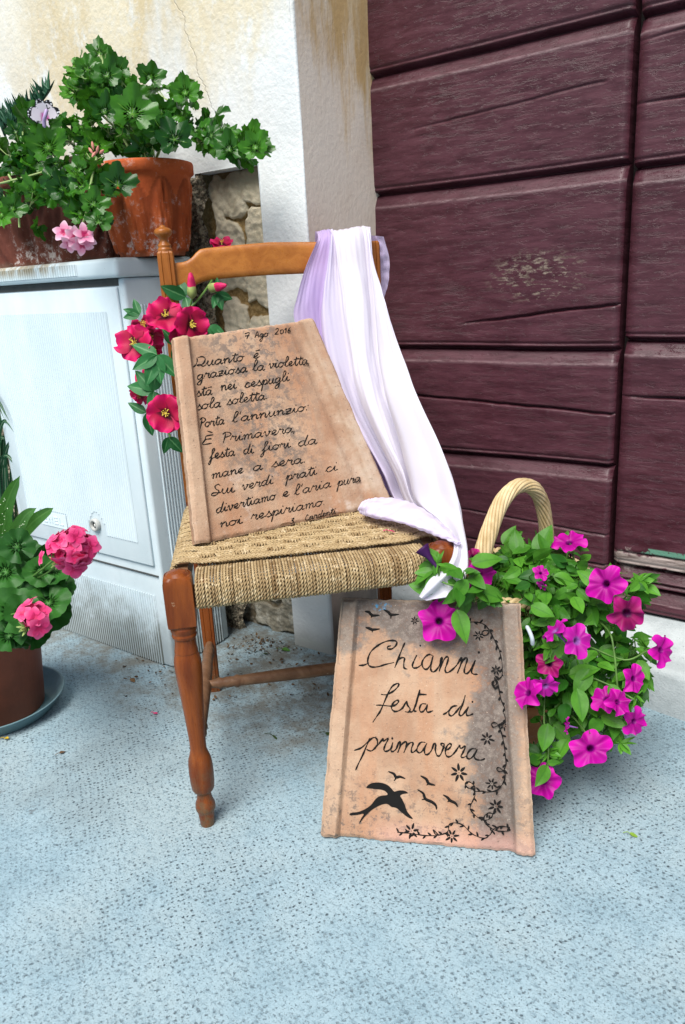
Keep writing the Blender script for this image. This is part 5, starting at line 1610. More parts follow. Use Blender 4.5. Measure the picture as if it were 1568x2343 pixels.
for i, (px, py, Y, r, df, me_, sp) in enumerate(FLW):
    p = at(px, py, Y)
    lab = 'dark wine red petunia flower' if me_ in PETR else ('violet petunia flower seen from the side' if me_ in PETD else None)
    if me_ in PET:
        me_ = PET[i % 8]
    o = flower(me_, pet, p, tocam(p) + np.array(df) + np.array([rgf.gauss(0, .22), rgf.gauss(0, .1), rgf.gauss(0, .22)]), r * mpp(p), sp, label=lab)
    o.scale = (o.scale[0] * rgf.uniform(.96, 1.1), o.scale[1] * rgf.uniform(.84, 1.0), o.scale[2])
b = MB()
for (p0, p1) in [((1002, 1300, .985), (972, 1262, .985))]:
    a_, c_ = at(*p0), at(*p1)
    b.lathe([(.003, 0), (.0035, .010), (.005, .024), (.011, .036), (.0125, .040), (.006, .036), (.002, .03)], a_, 12, rot_to(c_ - a_), cap=False)
b.build('wilted_flower', m_petal('wilted_violet', (.05, .01, .08), (.07, .012, .09), (.10, .02, .11)), pet)
b = MB()
c = at(1212, 1455, 1.04)
b.tube(smooth_path([at(1205, 1432, 1.035), at(1212, 1445, 1.03), at(1218, 1462, 1.03), at(1219, 1476, 1.035)], 6), [.0015] + [.0032] * 17 + [.0015], 8)
o = b.build('white_curl', m_plain('white_paper', (.46, .52, .56), .7), None, True, tuple(c))
tag(o, 'small curled white scrap caught among the petunia leaves', 'paper scrap')

# ------------------------------------------------------------------ pots on top of the cabinet
LIDZ = .9455
rc = np.array([-1.375, 1.195, LIDZ])
rp = empty('round_terracotta_pot', tuple(rc), 'orange round terracotta pot with moulded leaf relief and white lime spots, on the cabinet', 'pot')
def relief_pot(c, prof, n, rel, mat, parent, name):
    a = np.linspace(0, 2 * PI, n, endpoint=False)
    P = np.zeros((len(prof), n, 3)); T = np.zeros((len(prof), n))
    for i, (r, z) in enumerate(prof):
        for j in range(n):
            h, t_ = rel(a[j], z, r)
            P[i, j] = ((r + h) * math.cos(a[j]), (r + h) * math.sin(a[j]), z); T[i, j] = t_
    b = MB(); b.grid(P + np.array(c), cv=True, t=T)
    return b.build(name, mat, parent)
def acanthus(a, z, r):
    if z > .150 or z < .004 or r < .07: return 0.0, 0.0
    u = (a * 9 / (2 * PI)) % 1 - .5
    v = (z - .004) / .146
    w_ = .40 * math.sin(PI * min(1, v * .9 + .08)) ** .6
    d = abs(u) / max(w_, .05)
    h = .009 * max(0, 1 - d ** 2.2) * (1 - .5 * v)
    h += .0034 * math.cos(u * 40 + v * 10) * max(0, 1 - d) - .003 * math.exp(-(u / .035) ** 2)
    return h, float(max(0, min(1, .95 - h * 190))) * (d < 1.5)
zz = np.linspace(0, .158, 60)
prof = [(.068 + .029 * (z / .158) ** .9, z) for z in zz] + [(.100, .160), (.1045, .163), (.1050, .180), (.1040, .184), (.099, .1855), (.094, .184), (.092, .165), (.08, .160), (.01, .162)]
TERO = m_terracotta('orange_terracotta', (0.33, 0.060, 0.016), (0.48, 0.105, 0.028), 1.0)
relief_pot(rc, prof, 150, acanthus, TERO, rp, 'pot_body')
b = MB(); b.lathe([(.0005, .168), (.04, .1685), (.091, .166)], rc, 30, cap=False); b.build('soil', SOIL, rp)
# the long trough to its left
tc = np.array([-1.745, 1.165, LIDZ]); td = np.array([.962, .273, 0]); tn = np.array([-.273, .962, 0])
tr = empty('terracotta_trough', tuple(tc), 'dark red weathered terracotta trough with vertical moulded relief and white bloom, on the cabinet', 'planter')
def trough_ring(hl_, hd, z, n=260, sq=9, rel=0.0):
    pts = []; ts = []
    for a in np.linspace(0, 2 * PI, n, endpoint=False):
        cx, sy = math.cos(a), math.sin(a)
        q = 1 / (abs(cx) ** sq + abs(sy) ** sq) ** (1 / sq)
        x, y = hl_ * cx * q, hd * sy * q
        s_ = x if abs(y) > hd * .85 else y * 1.0 + 3.3
        v = z / .175
        u = (s_ / .058 + .35 * math.sin(v * 4 + s_ * 9)) % 1 - .5
        h = rel * (.0065 * math.cos(2 * PI * u) * math.sin(PI * min(1, v + .1)) + .0035 * math.cos(6 * PI * u + 7 * v) + .004 * nz(s_ * 40, z * 18))
        k_ = 1 + h / hd
        pts.append(tc + td * (x + (h * cx)) + tn * (y + h * sy * 1.3) + CZ * z); ts.append(float(np.clip(.5 - h * 90 * rel, 0, 1)) * rel)
    return pts, ts
R_, T_r = [], []
for z in np.linspace(0, .165, 44):
    u = z / .165
    p_, t_ = trough_ring(.235 + .022 * u, .066 + .014 * u, z, rel=math.sin(PI * np.clip((u - .03) / .94, 0, 1)) ** .35 if 0 < u < 1 else 0)
    R_.append(p_); T_r.append(t_)
for (e, z) in ((.004, .167), (.008, .170), (.008, .190), (.004, .1945), (-.006, .195), (-.010, .190), (-.012, .170)):
    p_, t_ = trough_ring(.257 + e, .080 + e, z); R_.append(p_); T_r.append(t_)
b = MB(); b.grid(np.array(R_), cv=True, t=np.array(T_r))
b.build('trough_body', m_terracotta('dark_red_terracotta', (0.115, 0.034, 0.024), (0.19, 0.062, 0.040), 1.0), tr)
b = MB(); b.box((-.24, -.066, .160), (.24, .066, .172), np.array([td, tn, CZ]), tc)
p_ = at(185, 372, 1.15)
b.lathe([(.0, -.02), (.030, -.012), (.036, .002), (.026, .014), (.008, .019), (0, .0195)], p_ - CZ * .005, 16, wob=.15, cap=False)
b.build('soil', SOIL, tr)

# ------------------------------------------------------------------ ivy geraniums
rgi = random.Random(5)
ig = empty('ivy_geranium', tuple(rc + CZ * .165), 'tall leafy ivy geranium without flowers growing in the round terracotta pot', 'plant')
fol = MB(); stm = MB()
BI = [(200, 165, 1.20, 48, 34, .07, 24), (255, 190, 1.20, 62, 42, .08, 34), (230, 128, 1.22, 18, 14, .03, 5), (215, 205, 1.17, 55, 40, .08, 28), (300, 225, 1.20, 60, 42, .08, 30), (325, 290, 1.17, 70, 45, .08, 46),
      (255, 290, 1.16, 60, 45, .07, 34), (385, 280, 1.20, 45, 40, .06, 28), (395, 205, 1.22, 52, 14, .04, 12), (445, 228, 1.22, 18, 12, .03, 5), (410, 245, 1.2, 30, 24, .04, 10), (450, 300, 1.20, 36, 26, .04, 16), (505, 318, 1.20, 46, 26, .04, 22),
      (565, 328, 1.20, 36, 26, .04, 18), (485, 272, 1.21, 26, 12, .03, 6), (555, 355, 1.2, 24, 14, .03, 8), (190, 275, 1.14, 30, 30, .05, 6), (350, 340, 1.16, 34, 18, .04, 8)]
grow(fol, IVY, [(a_, b_, c_, d_, e_, f_, int(n_ * .50)) for a_, b_, c_, d_, e_, f_, n_ in BI], (.023, .040), (.42, .62, .72), rgi, stm, dk=.05)
for (px, py, Y, s_, k) in [(303, 262, 1.06, .054, .62), (245, 175, 1.10, .036, .35), (240, 258, 1.08, .034, .15), (200, 160, 1.1, .032, .5), (425, 215, 1.16, .036, .7), (400, 320, 1.12, .044, .05), (370, 300, 1.12, .042, .2), (585, 340, 1.15, .034, .7), (270, 165, 1.12, .034, .3), (345, 180, 1.16, .034, .3), (525, 345, 1.15, .036, .3)]:
    p = at(px, py, Y)
    put(fol, rgi.choice(IVY), p, tocam(p) + np.array([rgi.gauss(0, .2), 0, .35]), (rgi.gauss(0, .6), 0, 1), s_, k)
fol.build('foliage', LF_IVY, ig)
for path in [[(330, 380, 1.19), (335, 330, 1.19), (300, 260, 1.2), (250, 190, 1.2), (232, 128, 1.22)], [(350, 380, 1.19), (380, 320, 1.19), (440, 305, 1.2), (500, 325, 1.2), (590, 335, 1.2)], [(345, 380, 1.19), (360, 300, 1.2), (395, 240, 1.21), (420, 212, 1.22)],
             [(320, 380, 1.18), (270, 300, 1.17), (215, 240, 1.17), (190, 160, 1.19)], [(340, 375, 1.18), (330, 300, 1.15), (305, 265, 1.08)]]:
    stm.tube(smooth_path([at(*q) for q in path], 6), .0026, 6)
stm.build('stems', STEMP, ig)

tg = empty('trailing_geranium', tuple(tc + CZ * .17), 'trailing ivy geranium hanging over the terracotta trough with one pink flower cluster', 'plant')
fol = MB(); stm = MB()
BT = [(50, 335, 1.12, 66, 36, .06, 34), (30, 385, 1.10, 50, 55, .07, 30), (110, 310, 1.13, 55, 50, .07, 30), (95, 365, 1.09, 60, 45, .06, 34), (22, 440, 1.03, 36, 30, .05, 14), (60, 455, 1.04, 36, 26, .04, 9), (160, 420, 1.04, 48, 36, .05, 22),
      (215, 400, 1.06, 40, 40, .04, 16), (200, 462, 1.03, 36, 26, .04, 14), (110, 435, 1.05, 44, 36, .04, 18), (215, 495, 1.03, 18, 18, .03, 4), (75, 515, 1.03, 22, 12, .03, 3), (6, 490, 1.03, 18, 20, .03, 4), (215, 345, 1.09, 34, 18, .03, 10), (75, 262, 1.2, 40, 16, .03, 4), (160, 300, 1.12, 40, 30, .04, 12), (250, 420, 1.08, 20, 20, .02, 3), (165, 470, 1.04, 16, 18, .03, 3)]
grow(fol, IVY, [(a_, b_, c_, d_, e_, f_, int(n_ * .56)) for a_, b_, c_, d_, e_, f_, n_ in BT], (.022, .039), (.45, .58, .70), rgi, stm, dk=.10)
for (px, py, Y, s_, k) in [(112, 340, 1.02, .048, .75), (145, 435, 1.0, .038, .1), (270, 425, 1.04, .044, .1), (215, 470, 1.0, .036, .5), (225, 510, 1.0, .036, .35), (88, 365, 1.01, .030, .2), (60, 260, 1.15, .036, .35), (100, 290, 1.02, .040, .55), (30, 480, 1.0, .034, .4), (185, 490, 1.0, .034, .4)]:
    p = at(px, py, Y)
    put(fol, rgi.choice(IVY), p, tocam(p) + np.array([rgi.gauss(0, .2), 0, .25]), (rgi.gauss(0, .6), 0, 1), s_, k)
fol.build('foliage', LF_IVY, tg)
for path in [[(0, 420, 1.02), (60, 405, 1.03), (95, 395, 1.05), (150, 380, 1.10)], [(222, 360, 1.04), (212, 400, 1.02), (205, 440, 1.0), (202, 470, 1.0), (190, 510, 1.0), (178, 530, 1.0)], [(20, 400, 1.05), (40, 440, 1.02), (45, 520, 1.02)], [(130, 430, 1.02), (165, 432, 1.01), (205, 428, 1.01)], [(60, 350, 1.08), (55, 320, 1.1), (50, 280, 1.14)]]:
    stm.tube(smooth_path([at(*q) for q in path], 6), .0024, 6)
stm.build('stems', STEMP, tg)
def floret(mb, c, nrm, size, rg_, petals=5, wd=.42, curl=.2, k=0.0):
    B = basis(nrm, (rg_.gauss(0, 1), rg_.gauss(0, 1), rg_.gauss(0, 1)))
    for q in range(petals):
        a = 2 * PI * q / petals + rg_.uniform(-.2, .2)
        nu, nv = 6, 5
        V = np.zeros((nv, nu, 3)); T = np.zeros((nv, nu))
        for j in range(nu):
            u = j / (nu - 1)
            w_ = wd * (math.sin(PI * min(1, u * .80 + .10)) ** .8)
            for i in range(nv):
                x = (i / (nv - 1) - .5) * 2
                l = np.array([u * (1 - .10 * x * x), x * w_, .25 * u - curl * u * u + .10 * w_ * x * x + rg_.uniform(-.02, .02)])
                V[i, j] = (l[0] * math.cos(a) - l[1] * math.sin(a), l[0] * math.sin(a) + l[1] * math.cos(a), l[2] + .02 * q)
                T[i, j] = u
        mb.grid((V * size) @ B + c, t=T, k=k)
PK = m_petal('pale_pink_petal', (0.50, 0.02, 0.12), (0.80, 0.28, 0.46), (0.86, 0.58, 0.70), .25)
PK2 = m_petal('bright_pink_petal', (0.55, 0.015, 0.11), (0.74, 0.045, 0.20), (0.80, 0.13, 0.31), .22)
b = MB()
for (px, py, r, df) in [(147, 532, 26, (-.3, 0, .3)), (172, 543, 26, (0, 0, 0)), (193, 536, 26, (.4, 0, .4)), (160, 556, 24, (-.2, 0, -.6)), (188, 560, 26, (.2, 0, -.5)), (200, 548, 22, (.6, 0, -.1))]:
    p = at(px, py, .985 + rgi.uniform(-.012, .012)); floret(b, p, tocam(p) + np.array(df), r * mpp(p), rgi, 5, .36, .1)
b.build('flower_cluster', PK, tg)
b = MB()
for (px, py, d) in [(213, 335, (-.1, 0, 1)), (209, 346, (-.5, 0, .6)), (223, 344, (.2, 0, .3)), (232, 348, (.6, 0, .2)), (216, 352, (0, -.3, -.3)), (150, 528, (-1, 0, .1))]:
    p = at(px, py, 1.01)
    b.lathe([(.0005, -.006), (.0020, -.003), (.0030, .0015), (.0021, .006), (.0006, .009)], p, 8, rot_to(d), cap=False)
b.build('flower_buds', m_petal('bud_salmon', (.6, .25, .2), (.72, .30, .26), (.75, .4, .34), .15), tg)

# succulent with finger leaves at the far left
sc_ = empty('finger_succulent', tuple(tc + td * -.08 + tn * .03 + CZ * .172), 'dark green succulent with upright finger shaped leaves at the back of the trough', 'plant')
b = MB()
for path in [[(95, 330, 1.22), (70, 280, 1.22), (72, 255, 1.22), (90, 240, 1.22), (112, 205, 1.22)], [(60, 330, 1.22), (40, 290, 1.22), (30, 270, 1.22), (45, 262, 1.22), (75, 245, 1.22)], [(20, 330, 1.22), (8, 300, 1.22), (5, 280, 1.22), (-5, 262, 1.22)], [(45, 335, 1.21), (35, 300, 1.21), (22, 285, 1.21), (12, 280, 1.21)]]:
    sp_ = smooth_path([at(*q) for q in path], 10)
    b.tube(sp_, .0028, 6)
    for i in range(6, len(sp_), 1):
        for _ in range(2):
            d = np.array([rgi.gauss(0, .35), rgi.gauss(0, .3), 1.0]); L = rgi.uniform(.022, .040)
            b.tube(smooth_path([sp_[i], sp_[i] + d * L * .5 + np.array([rgi.gauss(0, .003), 0, 0]), sp_[i] + d * L], 3), [.0026, .0032, .0033, .0030, .0024, .0016, .0004], 5, False, k=rgi.uniform(0, 1))
b.build('finger_leaves', LF_SUC, sc_)

# butterfly ornament
bf = empty('butterfly_ornament', tuple(at(103, 262, 1.04)), 'white and pink artificial butterfly with black edged wings above the trough', 'ornament')
WING = G('butterfly_wing', .6, .2)
tt_ = WING.attr('t')
WING.col(WING.mix(WING.rng(tt_, .72, .80), WING.mix(WING.rng(tt_, .10, .34), (.60, .12, .40), (.84, .76, .82)), WING.mix(WING.rng(WING.vor(220, rand=.6), .32, .38), (.85, .85, .88), (.015, .015, .02))))
b = MB()
c0 = at(103, 266, 1.02); mp = mpp(c0)
B3 = basis(tocam(c0), (0, 0, 1))
for (ang, L, Wd, dz) in [(105, 36, 17, .3), (65, 36, 16, .2), (168, 38, 20, .35), (22, 36, 15, .5), (208, 26, 14, .1), (268, 40, 10, .1)]:
    nu, nv = 10, 9
    V = np.zeros((nv, nu, 3)); T = np.zeros((nv, nu)); a = math.radians(ang)
    for j in range(nu):
        u = j / (nu - 1)
        w_ = Wd * math.sin(PI * min(1, u * .78 + .06)) ** .8
        for i in range(nv):
            x = (i / (nv - 1) - .5) * 2
            lx, ly = u * L * (1 - .08 * x * x), x * w_ * .8
            V[i, j] = (lx * math.cos(a) - ly * math.sin(a), lx * math.sin(a) + ly * math.cos(a), dz * u * L * .5)
            T[i, j] = max(u, abs(x) * .9 * (u > .3))
    b.grid((V * mp) @ B3 + c0, t=T)
b.build('wings', WING.m, bf)
b = MB()
b.tube(smooth_path([at(108, 250, 1.015), at(104, 264, 1.01), at(101, 278, 1.01), at(103, 292, 1.012)], 5), [.002] + [.0038] * 14 + [.0015], 8)
b.build('body', m_plain('butterfly_body', (.40, .30, .50), .6), bf)

# ------------------------------------------------------------------ zonal geranium in its pot on a saucer
gc = np.array([-1.560, .752, 0])
sa = empty('plant_saucer', tuple(gc), 'blue grey plastic saucer under the brown flower pot on the ground', 'saucer')
b = MB()
b.lathe([(.120, 0.001), (.126, .003), (.145, .030), (.149, .033), (.1475, .035), (.143, .033), (.124, .007), (.02, .005)], gc, 60, cap=False)
b.build('saucer_dish', m_plain('saucer_plastic', (0.11, 0.19, 0.215), .45, .4, .15, 14), sa)
gp = empty('brown_flower_pot', tuple(gc + CZ * .006), 'smooth brown plastic flower pot standing in the blue grey saucer', 'pot')
b = MB()
b.lathe([(.098, .006), (.102, .008), (.118, .185), (.1225, .187), (.124, .213), (.119, .2145), (.115, .205), (.108, .19), (.01, .19)], gc, 60, cap=False)
b.build('pot_body', m_plain('brown_plastic_pot', (0.20, 0.048, 0.022), .5, .4, .18, 16, .05), gp)
b = MB(); b.lathe([(.0005, .192), (.113, .190)], gc, 24, cap=False); b.build('soil', SOIL, gp)
zg = empty('pink_geranium', tuple(gc + CZ * .19), 'bushy geranium with round scalloped leaves and two bright pink flower heads', 'plant')
fol = MB(); stm = MB()
BZ = [(40, 1270, .78, 40, 36, .05, 9), (100, 1310, .76, 36, 40, .05, 12), (30, 1340, .74, 45, 45, .06, 14), (85, 1370, .74, 45, 45, .05, 14), (30, 1420, .68, 45, 40, .04, 12), (110, 1400, .78, 30, 40, .04, 9), (5, 1290, .76, 30, 50, .05, 9), (110, 1340, .86, 30, 40, .03, 8)]
grow(fol, ZON, BZ, (.028, .042), (.75, .5, .42), rgi, stm, dk=.02)
for (px, py, Y, s_, k) in [(40, 1252, .70, .034, .3), (14, 1310, .68, .040, .6), (112, 1400, .72, .044, .35), (30, 1400, .65, .046, .6), (112, 1345, .74, .034, .1), (72, 1295, .72, .030, .3), (95, 1330, .72, .034, .2), (22, 1455, .64, .036, .4), (75, 1450, .70, .034, .25)]:
    p = at(px, py, Y)
    put(fol, rgi.choice(ZON), p, tocam(p) + np.array([rgi.gauss(0, .2), 0, .3]), (rgi.gauss(0, .7), 0, 1), s_, k)
fol.build('foliage', LF_ZON, zg)
for path in [[(60, 1330, .72), (100, 1300, .69), (130, 1275, .675), (152, 1262, .665)], [(70, 1330, .72), (110, 1310, .70), (140, 1282, .68), (160, 1265, .67)], [(-10, 1420, .64), (20, 1408, .635), (50, 1402, .63), (70, 1405, .63)]]:
    stm.tube(smooth_path([at(*q) for q in path], 6), .0018, 6)
stm.build('stems', STEM, zg)
def umbel(cpx, cpy, Y, rpx, n, sz, name, squash=1.0):
    b = MB(); c = at(cpx, cpy, Y); mp = mpp(c); R_ = rpx * mp
    for q in range(n):
        z = 1 - 2 * (q + .5) / n; a = q * 2.39996
        d = np.array([math.sqrt(1 - z * z) * math.cos(a), math.sqrt(1 - z * z) * math.sin(a), z])
        d += np.array([rgi.gauss(0, .15), rgi.gauss(0, .15), rgi.gauss(0, .15)])
        if d @ tocam(c) < -.45: continue
        floret(b, c + d * R_ * np.array([1, 1, squash]) * rgi.uniform(.42, .98), d + .25 * tocam(c) + np.array([rgi.gauss(0, .4), rgi.gauss(0, .4), rgi.gauss(0, .4)]), sz * rgi.uniform(.75, 1.25), rgi, 5, .46, .25, k=rgi.uniform(0, .35))
    return b.build(name, PK2, zg)
umbel(166, 1254, .665, 56, 62, .0165, 'flower_head', .85)
umbel(72, 1410, .63, 36, 16, .0175, 'flower_head', .8)
b = MB()
for (cx, cy, Y) in ((138, 1283, .655), (64, 1436, .62)):
    c = at(cx, cy, Y)
    for q in range(12):
        d = np.array([rgi.gauss(0, .7), rgi.gauss(-.2, .6), rgi.gauss(.1, .7)]); d /= np.linalg.norm(d)
        b.lathe([(.0006, -.002), (.0022, .003), (.0024, .008), (.0005, .014)], c + d * .004, 6, rot_to(d), cap=False)
b.build('green_buds', m_plain('green_buds', (.30, .42, .12), .5, .35, .3), zg)

# strap leaved plant and the striped plant behind it
def strap(mb, pts, wd, k=.5, fold=.25, tcen=1.0):
    p = smooth_path(pts, 8); m = len(p)
    T = np.gradient(p, axis=0); T /= np.linalg.norm(T, axis=1)[:, None]
    P = np.zeros((5, m, 3)); TT = np.zeros((5, m))
    for i in range(m):
        u = i / (m - 1)
        s_ = np.cross(T[i], tocam(p[i])); s_ /= np.linalg.norm(s_); n = np.cross(s_, T[i])
        w_ = wd * (math.sin(PI * min(1, u * .72 + .20)) ** .9 if u < 1 else .02)
        if u > .9: w_ *= (1 - u) / .1 * .9 + .05
        for q in range(5):
            x = (q / 4 - .5) * 2
            P[q, i] = p[i] + s_ * x * w_ + n * fold * w_ * (abs(x) - .5); TT[q, i] = (tcen if q == 2 else 0)
    mb.grid(P, t=TT, k=k)
stp = empty('strap_leaf_plant', tuple(at(10, 1262, .80)), 'plant with broad spotted strap leaves rising beside the geranium', 'plant')
b = MB()
for pts, wd, k in [([(2, 1330, .80), (-4, 1250, .80), (8, 1180, .80), (24, 1130, .80), (46, 1088, .80)], .016, .45), ([(4, 1262, .76), (22, 1240, .75), (42, 1205, .74), (60, 1178, .74), (84, 1162, .74)], .0125, .65), ([(14, 1262, .78), (45, 1228, .77), (75, 1195, .76), (100, 1176, .76), (123, 1162, .76)], .0125, .6), ([(-10, 1330, .78), (-4, 1260, .77), (10, 1200, .77), (14, 1165, .77)], .018, .4)]:
    strap(b, [at(*q) for q in pts], wd, k)
stl = b.build('strap_leaves', LF_STRAP, stp)
b = MB()
for q in range(46):
    px, py = rgi.choice([(rgi.uniform(0, 22), rgi.uniform(1140, 1260)), (rgi.uniform(20, 60), 0)])
    if py == 0: py = 1262 - (px - 4) * 1.25 + rgi.uniform(-6, 8)
    c = at(px, py, .735 if px > 18 else .762)
    b.lathe([(.0003, -.0008), (.0011, 0), (.0003, .0008)], c, 6, rot_to(tocam(c)), cap=False)
b.build('pale_spots', m_plain('pale_leaf_spots', (.55, .68, .45), .6), stp)
bp = empty('rim_terracotta_pot', tuple(np.array([-1.99, 1.08, 0])), 'terracotta pot half hidden behind the left edge of the cabinet', 'pot')
b = MB()
pc = np.array([-1.995, 1.075, 0.0])
b.lathe([(.055, 0.001), (.06, .004), (.078, .225), (.088, .227), (.090, .262), (.082, .264), (.079, .25), (.01, .245)], pc, 36, cap=False)
b.build('pot_body', TER, bp)
spd = empty('striped_leaf_plant', tuple(pc + CZ * .25), 'plant with narrow white striped leaves in the shade beside the cabinet', 'plant')
b = MB()
for q in range(34):
    a = rgi.uniform(0, 6.28); L = rgi.uniform(.10, .24)
    h = rgi.uniform(.15, .42)
    p0 = pc + np.array([rgi.gauss(0, .02), rgi.gauss(0, .02), .25]); d = np.array([math.cos(a), math.sin(a) * .5, 0])
    strap(b, [p0, p0 + d * L * .25 + CZ * h * .7, p0 + d * L * .6 + CZ * h, p0 + d * L + CZ * h * .8], .0055, rgi.uniform(0, .5), .2)
b.build('striped_leaves', m_leaf('striped_leaf', (.012, .07, .03), (.03, .13, .05), (.42, .50, .36), .45, .1), spd)

# ------------------------------------------------------------------ artificial flower garland on the left post
ga = empty('artificial_flower_garland', tuple(RL + CZ * .75), 'garland of red artificial hibiscus flowers wound round the left chair post', 'garland')
def hib_mesh(seed):
    rg_ = random.Random(seed)
    b = MB()
    for q in range(5):
        a = 2 * PI * q / 5 + rg_.uniform(-.15, .15)
        nu, nv = 11, 11
        V = np.zeros((nv, nu, 3)); T = np.zeros((nv, nu)); K = np.zeros((nv, nu))
        f0, f1, lift = rg_.uniform(0, 6), rg_.uniform(0, 6), rg_.uniform(.15, .85)
        for j in range(nu):
            u = j / (nu - 1)
            w_ = .66 * math.sin(PI * min(1, .10 + u * .64)) ** .85
            for i in range(nv):
                x = (i / (nv - 1) - .5) * 2
                rr = u * (1 - .13 * x * x) + .02 * math.sin(9 * x + f0) * u
                l = (rr, x * w_, lift * u - .35 * lift * u * u * 1.6 + .17 * math.sin(4.5 * x + f1) * u * u + .06 * math.sin(9 * x + f0) * u ** 3 + .10 * x * x * u)
                V[i, j] = (l[0] * math.cos(a) - l[1] * math.sin(a), l[0] * math.sin(a) + l[1] * math.cos(a), l[2] + .025 * q)
                T[i, j] = u; K[i, j] = .55 * abs(math.sin(x * 14)) * (u < .8) * (u > .1)
        b.grid(V, t=T, k=K)
    o = b.build('flower', HIB, None, True, (0, 0, 0)); me = o.data; bpy.data.objects.remove(o)
    s_ = MB()
    s_.tube([(0, 0, 0), (.02, .01, .25), (.0, .03, .42)], [.05, .045, .03], 7)
    for q in range(15):
        a, e = rg_.uniform(0, 6.28), rg_.uniform(.15, .40)
        d = np.array([math.cos(a), math.sin(a), rg_.uniform(.3, 1.2)]) * rg_.uniform(.13, .22)
        p0 = np.array([0, .01, e])
        s_.tube([p0, p0 + d * .6, p0 + d], [.012, .012, .012], 5)
        s_.lathe([(.001, -.03), (.032, 0), (.001, .03)], p0 + d, 6, cap=False)
    o = s_.build('stamen', YEL, None, True, (0, 0, 0)); ms = o.data; bpy.data.objects.remove(o)
    return me, ms
HIB = m_petal('silk_hibiscus_red', (0.040, 0.001, 0.009), (0.44, 0.004, 0.058), (0.66, 0.009, 0.135), .18, .55, .35)
BUDR = m_plain('silk_bud_red', (0.55, 0.012, 0.10), .55, .3, .35, 60)
YEL = m_plain('yellow_stamen', (0.75, 0.60, 0.10), .6, .3, .2)
HM = [hib_mesh(i) for i in range(4)]
# px, py, Y, radius px, facing change, mesh, spin
for (px, py, Y, r, df, q, sp) in [(378, 722, .985, 46, (.15, 0, .55), 0, .2), (438, 742, 1.0, 44, (.7, 0, -.1), 1, 1.2), (308, 785, .95, 47, (-.55, 0, .25), 2, .5), (330, 745, 1.02, 42, (-.6, .3, .8), 3, .0), (325, 880, .985, 44, (-1.0, .2, .2), 1, 2.0),
                                  (380, 946, .94, 48, (.1, -.1, .05), 3, .9), (350, 800, 1.08, 32, (.2, .5, -.6), 0, 1.0), (345, 770, .99, 34, (-.2, .1, -.8), 1, 2.2), (415, 765, 1.01, 32, (.2, 0, -.9), 2, .7), (318, 905, .97, 30, (-.9, 0, -.5), 0, 1.4)]:
    p = at(px, py, Y); n = tocam(p) + np.array(df)
    f_ = flower(HM[q][0], ga, p - n / np.linalg.norm(n) * .008, n, .92 * r * mpp(p), sp)
    s_ = bpy.data.objects.new('stamen', HM[q][1]); COL.objects.link(s_); s_.parent = f_
p = at(508, 562, 1.24)
f_ = flower(HM[1][0], ga, p, (.3, -.3, 1), 26 * mpp(p), .3)
s_ = bpy.data.objects.new('stamen', HM[1][1]); COL.objects.link(s_); s_.parent = f_
fol = MB()
def silk(px, py, Y, ups, s_, k, n_=(0, 0, .2)):
    for u_ in ups:
        p = at(px, py, Y)
        put(fol, rgi.choice([ovate_leaf(50, .27), ovate_leaf(53, .30), ovate_leaf(58, .25)]), p, tocam(p) + np.array(n_) + np.array([rgi.gauss(0, .2), 0, rgi.gauss(0, .2)]), u_, s_ * rgi.uniform(.85, 1.1), k)
silk(360, 812, .96, [(-1, 0, .1), (-.7, 0, -1), (.05, 0, -1), (.8, 0, -.5), (-1, 0, -.5)], .058, .55)
silk(352, 895, .96, [(-1, 0, -.1), (-.4, 0, -1), (.2, 0, -1), (-1, 0, .8), (.3, 0, .8)], .052, .5)
silk(320, 720, 1.02, [(-.4, 0, 1), (-1, 0, .2), (-1, 0, -.4)], .034, .5)
silk(405, 790, 1.03, [(.6, 0, .6), (.8, 0, -.2), (0, 0, -1), (-.6, 0, .5)], .05, .15)
silk(425, 680, 1.08, [(-.5, 0, 1), (.2, 0, -.8), (-.9, 0, .4)], .05, .1)
silk(497, 672, 1.12, [(.3, 0, -1), (.9, 0, -.3), (-.4, 0, -.9), (.1, 0, .7)], .034, .35)
silk(480, 745, 1.06, [(.9, 0, -.2), (.5, 0, -.8)], .034, .5)
silk(335, 945, .98, [(-.8, 0, .2), (.2, 0, -.9)], .045, .1)
silk(385, 1000, 1.0, [(.6, 0, -.5), (-.5, 0, -.7)], .04, .05)
fol.build('leaves', LF_SILK, ga)
b = MB()
b.tube(smooth_path([at(512, 600, 1.2), at(470, 665, 1.10), at(440, 700, 1.06), at(400, 740, 1.05), at(355, 790, 1.05), at(345, 860, 1.03), at(360, 930, 1.0), at(390, 1000, 1.0)], 8), .0022, 6)
b.tube(smooth_path([at(435, 700, 1.06), at(440, 685, 1.06), at(439, 668, 1.06)], 5), .002, 6)
b.build('stems', STEM, ga)
for (pa, pb_, L) in [((440, 684, 1.06), (437, 640, 1.06), .045), ((478, 660, 1.11), (522, 652, 1.11), .045)]:
    a_, c_ = at(*pa), at(*pb_); A3 = rot_to(c_ - a_)
    b = MB(); b.lathe([(.002, 0), (.0085, .006), (.0092, .014), (.0082, .022), (.0072, .024)], a_, 12, A3, wob=.06, cap=False)
    bud = b.build('bud', m_plain('bud_green', (.26, .32, .10), .6, .3, .35, 60), ga)
    b = MB(); b.lathe([(.0078, .016), (.0082, .026), (.0062, .038), (.0036, .046), (.0008, .048)], a_, 12, A3, wob=.10, cap=False)
    b.build('bud_tip', BUDR, bud)

